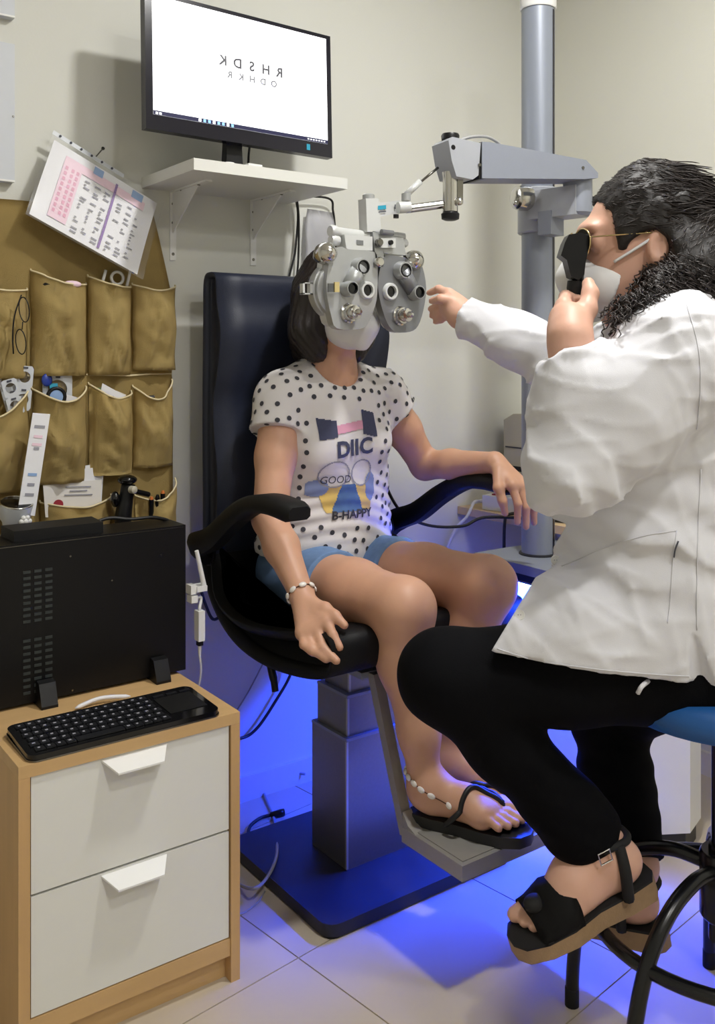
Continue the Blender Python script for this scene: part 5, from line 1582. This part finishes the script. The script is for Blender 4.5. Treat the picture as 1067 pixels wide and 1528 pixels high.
# ================================================================== the optometrist
op = empty('person', tuple(sc_ + Vector((0, 0, .62))), 'person in a white coat and black trousers sitting on the blue stool', 'person')
hL, kL, aL = V(W(1035, 985, 1.445)), V(W(664, 1012, 1.44)), V(W(893, 1262, 1.475))
hR, kR, aR = V(W(1040, 975, 1.60)), V(W(903, 1062, 1.75)), V(W(946, 1290, 1.60))
H2 = V(W(958, 368, 1.485))
fx = -V(vr) * .998 + V(fw) * .03; fx /= np.linalg.norm(fx)          # facing
lx = np.cross(V((0, 0, 1)), fx)                                       # her left (towards the camera)
UP = V((0, 0, 1))
sL, sR = V(W(1010, 535, 1.36)), V(W(975, 520, 1.66))
eL, wL = V(W(850, 688, 1.335)), V(W(851, 505, 1.345))
eR, wR = V(W(872, 556, 1.765)), V(W(688, 470, 1.905))
lo = np.min([hL, kL, aL, kR, aR, wR, H2, eL, sL], 0) - .22; hi = np.max([hL, kL, aL, kR, aR, wR, H2, sL, sR], 0) + .22
f = Field(lo, hi, .0040)
R3 = np.stack([lx, fx, UP], 1)
# head
f.ell(H2 + UP * .012 - fx * .006, (.074, .094, .102), .02, R3)
f.ell(H2 + fx * .032 - UP * .060, (.053, .056, .062), .03, R3)
f.ell(H2 + fx * .068 - UP * .086, (.022, .022, .020), .02, R3)
f.chain([H2 + fx * .088 + UP * .012, H2 + fx * .108 - UP * .030], [.009, .013], .012)
f.ell(H2 + fx * .086 + UP * .026, (.045, .014, .012), .02, R3)
for sx in (-1, 1):
    f.ell(H2 + fx * .082 + lx * sx * .031 + UP * .004, (.017, .012, .011), .008, R3, 's')
    f.ell(H2 + fx * .076 + lx * sx * .031 + UP * .003, (.0145, .0145, .0145), .006, R3)
    f.ell(H2 - fx * .004 + lx * sx * .078 - UP * .010, (.009, .018, .030), .008, R3)
    f.ell(H2 - fx * .002 + lx * sx * .086 - UP * .008, (.006, .009, .016), .004, R3, 's')
f.cone(H2 + fx * .086 - UP * .056 - lx * .02, H2 + fx * .086 - UP * .056 + lx * .02, .008, .008, .008)
nk = V(W(995, 495, 1.51))
f.chain([H2 - fx * .02 - UP * .05, nk], [.055, .062], .03)
# trunk, arms, legs below the clothes
f.chain([nk, V(W(1005, 640, 1.51)), V(W(1030, 960, 1.52))], [.09, .105, .11], .04)
f.chain([sL, eL, wL], [.05, .042, .028], .02)
f.chain([sR, eR, wR], [.05, .042, .027], .02)
f.chain([hL, kL, aL], [.075, .05, .034], .03)
f.chain([hR, kR, aR], [.075, .05, .034], .03)
# left hand round the scope handle
def S_(u, v, z): return V(W(u, v, z))
k2 = [S_(842, 455, 1.405), S_(838, 466, 1.412), S_(836, 478, 1.415), S_(837, 490, 1.412)]
f.chain([wL, S_(850, 482, 1.365)], [.029, .028], .02)
f.chain([S_(850, 486, 1.365), S_(845, 474, 1.375)], [.028, .022], .015)
for q in k2: f.cone(S_(848, 492, 1.368), q, .022, .0125, .012)
for q, (u, v) in zip(k2, ((861, 447), (860, 459), (859, 471), (857, 482))):
    finger(f, [q, S_(844, v - 4, 1.438), S_(u - 4, v, 1.450), S_(u + 6, v + 2, 1.432)], .0108, .0085, .005)
finger(f, [S_(862, 486, 1.362), S_(876, 462, 1.372), S_(881, 438, 1.388), S_(878, 423, 1.40)], .0165, .0095, .008)
# right hand turning a knob on the phoropter
k3 = [S_(669, 438, 1.925), S_(666, 450, 1.935), S_(666, 461, 1.942), S_(669, 470, 1.948)]
f.cone(wR, S_(677, 455, 1.925), .027, .025, .015)
for q in k3: f.cone(S_(682, 462, 1.915), q, .022, .0125, .012)
finger(f, [k3[0], S_(655, 431, 1.945), S_(641, 437, 1.968)], .0100, .0070, .004)
finger(f, [k3[1], S_(653, 456, 1.958), S_(643, 461, 1.976)], .0098, .0070, .004)
finger(f, [k3[2], S_(654, 468, 1.962), S_(645, 471, 1.98)], .0092, .0068, .004)
finger(f, [k3[3], S_(658, 477, 1.965), S_(650, 480, 1.98)], .0085, .0064, .004)
finger(f, [S_(672, 448, 1.905), S_(658, 446, 1.905), S_(645, 449, 1.932)], .0112, .0076, .006)
# feet
def sandal_dir(u0, v0, z0, u1, v1, z1): return V(W(u0, v0, z0)), V(W(u1, v1, z1))
def foot2(f, ank, heel, toe, upv, side):
    d = toe - heel; L = np.linalg.norm(d); d /= L
    l = np.cross(upv, d); l /= np.linalg.norm(l); u_ = np.cross(d, l)
    l = l * side
    f.chain([ank, heel + d * .045 + u_ * .045], [.036, .034], .025)
    f.ell(heel + d * .030 + u_ * .032, (.032, .034, .032), .02, np.stack([l, d, u_], 1))
    f.chain([ank + d * .012, heel + d * .12 + u_ * .040, heel + d * .165 + u_ * .020], [.036, .032, .019], .025)
    f.cone(heel + d * .06 + u_ * .022, heel + d * .15 - l * .018 + u_ * .018, .026, .020, .02)
    f.cone(heel + d * .15 - l * .026 + u_ * .017, heel + d * .16 + l * .026 + u_ * .019, .017, .019, .02)
    for (o, L0, L1, r) in ((.028, .160, L, .0125), (.010, .162, L - .006, .0095), (-.006, .158, L - .013, .009), (-.020, .152, L - .023, .0088), (-.033, .146, L - .036, .0088)):
        f.chain([heel + d * L0 + l * o + u_ * .020, heel + d * L1 + l * o * 1.08 + u_ * r], [r * 1.05, r], .006)
    return d, l, u_, L
heA, toA = S_(958, 1300, 1.485), S_(785, 1392, 1.43)
heB, toB = S_(983, 1382, 1.585), S_(850, 1350, 1.70)
fa = foot2(f, aL, heA, toA, UP, -1)
fb = foot2(f, aR, heB, toB, UP, 1)
ome = f.mesh('body'); obv = bvh_of(ome)
mesh_obj('body', ome, 'skin_fair', op, True)
for sx in (-1, 1):
    c = Vector(H2 + fx * .0725 + lx * sx * .031 + UP * .003)
    obj('eye', ball(nb(), c, .0138, 16), 'eye_white', op, True)
    obj('iris', lathe(nb(), c + Vector(fx) * .0128, Vector(fx), [(0, .006), (.0012, .004)], 16), 'iris', op)
# trousers
f = Field(np.min([hL, kL, aL, hR, kR, aR], 0) - .16, np.max([hL, kL, aL, hR, kR, aR], 0) + .2, .005)
f.chain([hL, hL * .5 + kL * .5, kL], [.098, .082, .066], .03)
f.chain([kL, kL * .62 + aL * .38 + V(fw) * .004, kL * .12 + aL * .88], [.066, .055, .058], .03)
f.chain([hR, hR * .5 + kR * .5, kR], [.095, .080, .066], .03)
f.chain([kR, kR * .6 + aR * .4, kR * .06 + aR * .94], [.066, .060, .056], .03)
f.cone(V(W(1060, 965, 1.46)), V(W(1060, 965, 1.60)), .11, .11, .04)
f.warp(folds(21, 5, 38, .003))
f.warp(lambda X, Y, Z: (.0014 * np.sin(Z * 150 + X * 60) * np.exp(-((Z - .40) / .09) ** 2)).astype(np.float32))
dA = aL - kL; dA /= np.linalg.norm(dA)
X, Y, Z = f.ax[0][:, None, None], f.ax[1][None, :, None], f.ax[2][None, None, :]
def cut_near(f, p, n, rad):
    p = V(p); n = V(n); n = n / np.linalg.norm(n)
    g = (X - p[0]) * n[0] + (Y - p[1]) * n[1] + (Z - p[2]) * n[2]
    near = ((X - p[0]) ** 2 + (Y - p[1]) ** 2 + (Z - p[2]) ** 2) < rad ** 2
    f.f = np.where(near, np.maximum(f.f, g), f.f)
cut_near(f, aL - dA * .004, dA * .72 + V(vr) * -.25 - UP * .3, .12)
dB = aR - kR; dB /= np.linalg.norm(dB)
cut_near(f, aR - dB * .005, dB, .11)
mesh_obj('trousers', f.mesh('trousers'), 'trousers_black', op, True)
# white coat
pts = [V(W(1035, 965, 1.52)), V(W(985, 860, 1.50)), V(W(975, 760, 1.50)), V(W(985, 640, 1.505)), V(W(1005, 540, 1.51))]
cl = np.min([kL, wR, eL, sL], 0); chh = np.max([sL, sR, hL, hR, pts[-1], wR, eR], 0)
f = Field((cl[0] - .1, cl[1] - .16, .52), (chh[0] + .25, chh[1] + .2, 1.24), .0048)
dpt = (V(fw), 1.0)
f.chain(pts, [.165, .148, .142, .150, .110], .05)
f.cone(sL, sR, .082, .078, .05)
f.cone(V(W(1000, 505, 1.46)), V(W(990, 500, 1.58)), .062, .062, .05)
# sleeves
f.chain([sL, sL * .45 + eL * .55, eL + V(vr) * .005], [.092, .084, .070], .03)
FA = Field(f.lo, f.lo + (f.n - 1) * f.h, f.h)
FA.chain([eL, eL * .5 + wL * .5 + V(vr) * .004, V(W(853, 490, 1.345))], [.070, .052, .034], .02)
FA.plane(W(851, 532, 1.345), (wL - eL) / np.linalg.norm(wL - eL) - V(vr) * .45)
kk_ = .022; hh_ = np.maximum(kk_ - np.abs(f.f - FA.f), 0) / kk_
f.f = np.minimum(f.f, FA.f) - hh_ * hh_ * kk_ * .25
f.chain([sR, eR, eR * .45 + wR * .55, V(W(700, 476, 1.895))], [.085, .066, .053, .040], .03)
# skirts of the coat over the thigh
f.chain([V(W(1020, 950, 1.445)), V(W(860, 952, 1.44)), V(W(770, 958, 1.44))], [.118, .100, .086], .03)
f.warp(folds(31, 6, 30, .0040, (.3, .2, .7)))
f.warp(ridges(32, 6, 34, .0130, (.5, -.4, .7)))
f.warp(ridges(33, 5, 60, .0060))
f.warp(lambda X, Y, Z: (.0035 * np.sin(Z * 95 + 40 * (X - Y) + 3 * np.sin(X * 25)) * np.exp(-((Z - .86) / .12) ** 2)).astype(np.float32))
# hem: plane through the seen hem line, level into the depth
h0, h1 = V(W(735, 975, 1.36)), V(W(1030, 1020, 1.34))
hd_ = h1 - h0; nH = np.cross(hd_, V(fw)); nH = nH if nH[2] < 0 else -nH
f.plane(h0, nH)
# front edge
q0, q1 = V(W(836, 800, 1.40)), V(W(728, 980, 1.37))
nE = np.cross(q1 - q0, (q0 + q1) / 2 - V((0, 0, CAMH))); nE = nE if nE.dot(V(vr)) < 0 else -nE
X, Y, Z = f.ax[0][:, None, None], f.ax[1][None, :, None], f.ax[2][None, None, :]
nE = nE / np.linalg.norm(nE)
g = (X - q0[0]) * nE[0] + (Y - q0[1]) * nE[1] + (Z - q0[2]) * nE[2]
f.f = np.where(Z < .86, np.maximum(f.f, g), f.f)
# cuffs cut square
cut_near(f, W(694, 473, 1.90), wR - eR, .10)
# side slit
sl0 = V(W(1040, 985, 1.30)); 
f.cone(V(W(1036, 950, 1.28)), V(W(1052, 1040, 1.28)), .004, .022, .0, op='s')
f.cone(V(W(1036, 950, 1.33)), V(W(1052, 1040, 1.33)), .004, .022, .0, op='s')
ctm = f.mesh('coat')
cco = np.empty(len(ctm.vertices) * 3, np.float32); ctm.vertices.foreach_get('co', cco); cco = cco.reshape(-1, 3)
cb_ = BVHTree.FromPolygons([Vector(v) for v in cco], [list(p.vertices) for p in ctm.polygons])
coat = mesh_obj('white_coat', ctm, 'coat_white', op, True)
def on_coat(u, v, off=.0015):
    o = Vector((0, 0, CAMH)); p = W(u, v, 1.0); dr = (p - o).normalized()
    h = cb_.ray_cast(o, dr)
    if h[0] is None: return W(u, v, 1.36)
    n = h[1] if h[1].dot(dr) < 0 else -h[1]
    return h[0] + n * off
def seam(uv, r=.0010, nm='seam', m='coat_seam'):
    P = spline([Vector((u, v, 0)) for u, v in uv], 10)
    obj(nm, tube(nb(), [on_coat(p.x, p.y, .0005) for p in P], r, 5), m, coat, True)
seam([(742, 968), (800, 985), (880, 997), (960, 1005), (1028, 1009)])
seam([(838, 845), (850, 840), (900, 818), (960, 800), (1008, 792)], .0012, 'pocket_hem')
seam([(1010, 792), (1004, 840), (1000, 900), (996, 930)], .0010, 'pocket_seam')
seam([(1046, 700), (1042, 780), (1040, 860), (1040, 940)], .0009, 'side_seam')
seam([(1025, 455), (1042, 520), (1045, 580), (1040, 640)], .0009, 'armhole_seam')
for (u, v) in ((775, 918), (830, 836)):
    p = on_coat(u, v, .001); n = (Vector((0, 0, CAMH)) - p).normalized()
    bt = obj('button', lathe(nb(), p, n, [(-.002, .0075), (.002, .0078), (.003, .007), (.0025, .005)], 16), 'white_plastic', coat)
    for dx in (-1, 1):
        obj('button_hole', lathe(nb(), p + Vector(vr) * dx * .0018 + n * .0026, n, [(0, .0009), (.0004, .0008)], 6), 'ink_light', bt)
obj('thread', tube(nb(), spline([on_coat(1012, 808), on_coat(1008, 818, .004), on_coat(1006, 830, .003)], 5), .0012, 5), 'ink', coat, True)
obj('hem_tab', tube(nb(), spline([on_coat(968, 1016), V(W(958, 1024, 1.33)), V(W(952, 1034, 1.335))], 5), .0035, 6), 'coat_white', coat, True)
# collar
b = nb(); cpts = [W(960, 462, 1.41), W(990, 436, 1.43), W(1020, 434, 1.50), W(1030, 440, 1.56)]
tube(b, spline(cpts, 6), .012, 8); obj('collar', b, 'coat_white', coat, True)
# hair
f = Field(H2 - V((.30, .30, .26)), H2 + V((.30, .30, .18)), .005)
f.ell(H2 + UP * .022 - fx * .018, (.089, .104, .112), .01, R3)
f.ell(H2 - fx * .125 + UP * .010, (.060, .055, .060), .03, R3)                  # bun
f.chain([H2 - fx * .06 + lx * .04 - UP * .03, H2 - fx * .075 + lx * .055 - UP * .10, H2 - fx * .05 + lx * .075 - UP * .125], [.075, .075, .05], .04)
f.chain([H2 - fx * .035 + lx * .085 - UP * .05, H2 + fx * .020 + lx * .112 - UP * .105, H2 + fx * .052 + lx * .128 - UP * .150], [.038, .038, .022], .03)
f.chain([H2 - fx * .10 - UP * .05, H2 - fx * .125 + lx * .03 - UP * .14], [.07, .06], .04)
f.ell(H2 + fx * .105 - UP * .035, (.088, .072, .118), .012, R3, 's')
f.cone(H2 + fx * .012 + lx * .06 - UP * .014, H2 + fx * .012 + lx * .13 - UP * .014, .026, .030, .006, op='s')
f.cone(H2 + fx * .050 + lx * .03 - UP * .050, H2 + fx * .050 + lx * .13 - UP * .050, .034, .036, .006, op='s')
f.warp(folds(41, 8, 95, .0030)); f.warp(folds(42, 8, 230, .0016))
hm = f.mesh('hair')
hco = np.empty(len(hm.vertices) * 3, np.float32); hm.vertices.foreach_get('co', hco); hco = hco.reshape(-1, 3)
hno = np.array([v.normal[:] for v in hm.vertices])
hair = mesh_obj('hair', hm, 'hair_curly', op, True)
rng = np.random.RandomState(2); random.seed(5)
b = nb()
bun = H2 - fx * .125
for i in rng.choice(len(hco), 5000, replace=False):
    p = hco[i]; n = hno[i]
    rel = p - H2
    crown = rel[2] > .0 + .3 * rel.dot(fx) - .01
    if rel.dot(fx) > .015 and rel[2] < .02 and rel.dot(lx) < .098: continue
    if crown:
        dr = bun - p + V((0, 0, .01)); L = random.uniform(.05, .10); rad = random.uniform(.0015, .0035); turns = random.uniform(1.2, 2.2)
    else:
        dr = V((0, 0, -1)) + .25 * (p - H2) / (np.linalg.norm(p - H2) + 1e-6) * V((1, 1, 0)); L = random.uniform(.03, .075); rad = random.uniform(.004, .008); turns = random.uniform(2, 3.5)
    dr = dr - n * dr.dot(n) * .8; dr /= np.linalg.norm(dr) + 1e-9
    s_ = np.cross(dr, n); s_ /= np.linalg.norm(s_) + 1e-9
    P = []
    ph_ = random.uniform(0, 6.28); N = 14
    for k in range(N + 1):
        t = k / N; a = ph_ + turns * 2 * math.pi * t
        P.append(Vector(p + n * (.001 + rad * .5 * (1 + math.sin(a)) * (1 if not crown else .4)) + dr * L * t + s_ * rad * math.cos(a)))
    tube(b, P, [.0004] + [.0010] * (N - 1) + [.0003], 3, False)
st = obj('curls', b, 'hair_strand', hair, True); st['kind'] = 'stuff'
b = nb()
for k in range(45):                                                    # loose curls in front of the shoulder
    p0 = H2 + fx * random.uniform(.03, .075) + lx * random.uniform(.105, .140) - UP * random.uniform(.105, .145)
    L = random.uniform(.03, .075); ph_ = random.uniform(0, 6.28); rad = random.uniform(.004, .008)
    lean = fx * random.uniform(-.1, .35)
    dr = -UP + lean; dr /= np.linalg.norm(dr)
    tube(b, [Vector(p0 + dr * L * t / 18 + fx * rad * math.cos(ph_ + t * .9) + lx * rad * math.sin(ph_ + t * .9)) for t in range(19)], [.0013] * 18 + [.0004], 4, False)
obj('loose_curls', b, 'hair_strand', hair, True)['kind'] = 'stuff'
# mask
f = Field(H2 - V((.2, .2, .2)), H2 + V((.2, .2, .1)), .0035)
f.ell(H2 + fx * .044 - UP * .064, (.058, .060, .052), .02, R3)
f.chain([H2 + fx * .110 - UP * .012, H2 + fx * .118 - UP * .050, H2 + fx * .092 - UP * .112], [.004, .004, .004], .05)
f.plane(H2 + fx * .040 - UP * .03, -fx - UP * .28)
f.plane(H2 + fx * .08 + UP * .004, UP + fx * .2)
mk = mesh_obj('face_mask', f.mesh('face_mask'), 'mask_white', op, True)
for sx in (1, -1):
    obj('ear_loop', tube(nb(), spline([Vector(H2 + fx * .058 + lx * sx * .058 - UP * .030), Vector(H2 + fx * .03 + lx * sx * .072 - UP * .012), Vector(H2 + fx * .006 + lx * sx * .080 + UP * .004)], 6), .0024, 6), 'mask_white', mk, True)
# aviator glasses
gz = H2 + fx * .112 + UP * .002
gls = obj('glasses_frame', tube(nb(), [Vector(gz + lx * (-.010 + .020 * k / 6) + UP * .018) for k in range(7)], .0012, 6), 'gold', op, True)
for sx in (-1, 1):
    loop = []
    for k in range(28):
        t = 2 * math.pi * k / 28
        rx = .026 * math.cos(t); rz = .022 * math.sin(t)
        if rz < 0: rz *= 1.15
        loop.append(Vector(gz + lx * (sx * (.034 + rx)) + UP * rz - fx * (abs(.034 + rx) * .30)))
    obj('rim', tube(nb(), loop, .0013, 6, closed=True), 'gold', gls, True)
    bm = nb(); bm.faces.new([bm.verts.new(p) for p in loop]); obj('lens', bm, 'lens_tint', gls, None)
    obj('temple', tube(nb(), [Vector(gz + lx * sx * .061 + UP * .006 - fx * .018), Vector(H2 + lx * sx * .080 + fx * .01 + UP * .012), Vector(H2 + lx * sx * .082 - fx * .03 - UP * .0)], .0012, 6), 'gold', gls, True)
# sandals
def sandal(heel, frame, par, buckle):
    d, l, u_, L = [Vector(q) if not np.isscalar(q) else q for q in frame]
    o = Vector(heel) - d * .012 - u_ * .002
    prof = [(0, .012), (.012, .030), (.06, .036), (.11, .036), (.16, .048), (.205, .047), (.238, .034), (.250, .012)]
    Lp = [o + d * x + l * y * 1.0 for x, y in prof] + [o + d * x - l * y * .95 for x, y in prof[::-1]]
    lowr = [p - u_ * (.032 - .010 * min(1, (p - o).dot(d) / .2)) for p in Lp]
    s_ = obj('sandal_sole', hexa(nb(), lowr, Lp), 'cork', par, 50, bevel=.003)
    obj('insole', hexa(nb(), Lp, [p + u_ * .004 for p in Lp]), 'suede_black', s_, 50)
    def band(x0, x1, nm, w_=.05):
        b = nb(); N = 22; g = []
        for x in [x0 + (x1 - x0) * i / 5 for i in range(6)]:
            cc = o + d * x + u_ * .006; row = []
            for k in range(N + 1):
                t = math.pi * k / N
                dr = (l * math.cos(t) + u_ * math.sin(t)).normalized()
                p = snap_in(obv, cc, dr, .075, .008)
                if (p - cc).length > .06: p = cc + dr * .05
                if k in (0, N): p = cc + dr * w_ * .92 - u_ * .004
                row.append(p)
            g.append(row)
        for _ in range(3):
            g = [[(r[max(k - 1, 0)] + r[k] * 2 + r[min(k + 1, N)]) / 4 if 0 < k < N else r[k] for k in range(N + 1)] for r in g]
        g = [[b.verts.new(p) for p in r] for r in g]
        for A, B in zip(g, g[1:]):
            for k in range(N): b.faces.new((A[k], A[k + 1], B[k + 1], B[k]))
        bmesh.ops.solidify(b, geom=b.faces[:], thickness=.005)
        return obj(nm, b, 'suede_black', s_, True)
    band(.142, .212, 'toe_band', .049)
    kp_ = snap_in(obv, o + d * .196 + u_ * .006, u_, .08, .010)
    obj('knot', ball(nb(), kp_, .016, 14, (1.2, 1.0, .8)), 'suede_black', s_, True)
    ank = o + d * .050 + u_ * .082
    tube_pts = [snap_in(obv, ank + u_ * (.010 * math.cos(t)), d * math.cos(t) + l * math.sin(t), .09, .003) for t in [2 * math.pi * k / 28 for k in range(28)]]
    obj('ankle_strap', tube(nb(), tube_pts, .0065, 8, closed=True), 'suede_black', s_, True)
    for sg in (-1, 1):
        obj('side_strap', tube(nb(), spline([o + d * .062 + l * sg * .037, snap_in(obv, o + d * .056 + u_ * .045, l * sg, .09, .004), snap_in(obv, ank, l * sg, .09, .004)], 5), .009, 8), 'suede_black', s_, True)
    if buckle:
        c = ank + (d * math.cos(2.6 - 1.4) * .05); sd = l if l.dot(Vector(fw)) < 0 else -l
        c = snap_in(obv, ank, (sd * .8 + d * .6).normalized(), .09, .009)
        b = nb(); a_, b_ = d, u_
        sq = [c + a_ * x + b_ * y for x, y in ((-.010, -.009), (.010, -.009), (.010, .009), (-.010, .009))]
        tube(b, sq, .0016, 6, closed=True); obj('buckle', b, 'chrome', s_, None)
sandal(heA, fa, op, True)
sandal(heB, fb, op, False)
# ================================================================== retinoscope in the left hand
rs = empty('retinoscope', W(858, 480, 1.44), 'black handheld retinoscope held up to the eye of the person in white', 'retinoscope')
ax_ = Vector((W(860, 352, 1.455) - W(856, 446, 1.445))).normalized()
z_ = 1.450
hd2 = [(849, 350), (868, 347), (878, 352), (878, 374), (874, 392), (872, 410), (863, 418), (852, 412), (846, 388), (837, 381), (843, 362)]
obj('head', prism(nb(), [W(u, v, z_ - .016) for u, v in hd2], Vector(fw) * .032), 'black_plastic', rs, 50, bevel=.006, seg=3)
obj('neck', tube(nb(), [W(861, 408, z_), W(861, 418, z_), W(859, 421, z_)], [.011, .0105, .009], 16), 'black_gloss', rs)
obj('sleeve', tube(nb(), [W(859, 420, z_), W(858, 430, z_), W(857, 446, z_)], [.0125, .0128, .0105], 16), 'black_plastic', rs)
obj('collar', tube(nb(), [W(857, 446, z_), W(857, 452, z_)], .0075, 14), 'chrome', rs)
obj('handle', tube(nb(), [W(857, 452, z_), W(856, 480, 1.435), W(856, 520, 1.42)], [.0095, .011, .011], 16), 'black_plastic', rs, True)
obj('peephole', lathe(nb(), W(876, 364, z_), Vector(vr), [(0, .006), (.003, .005)], 12), 'glass_dark', rs)
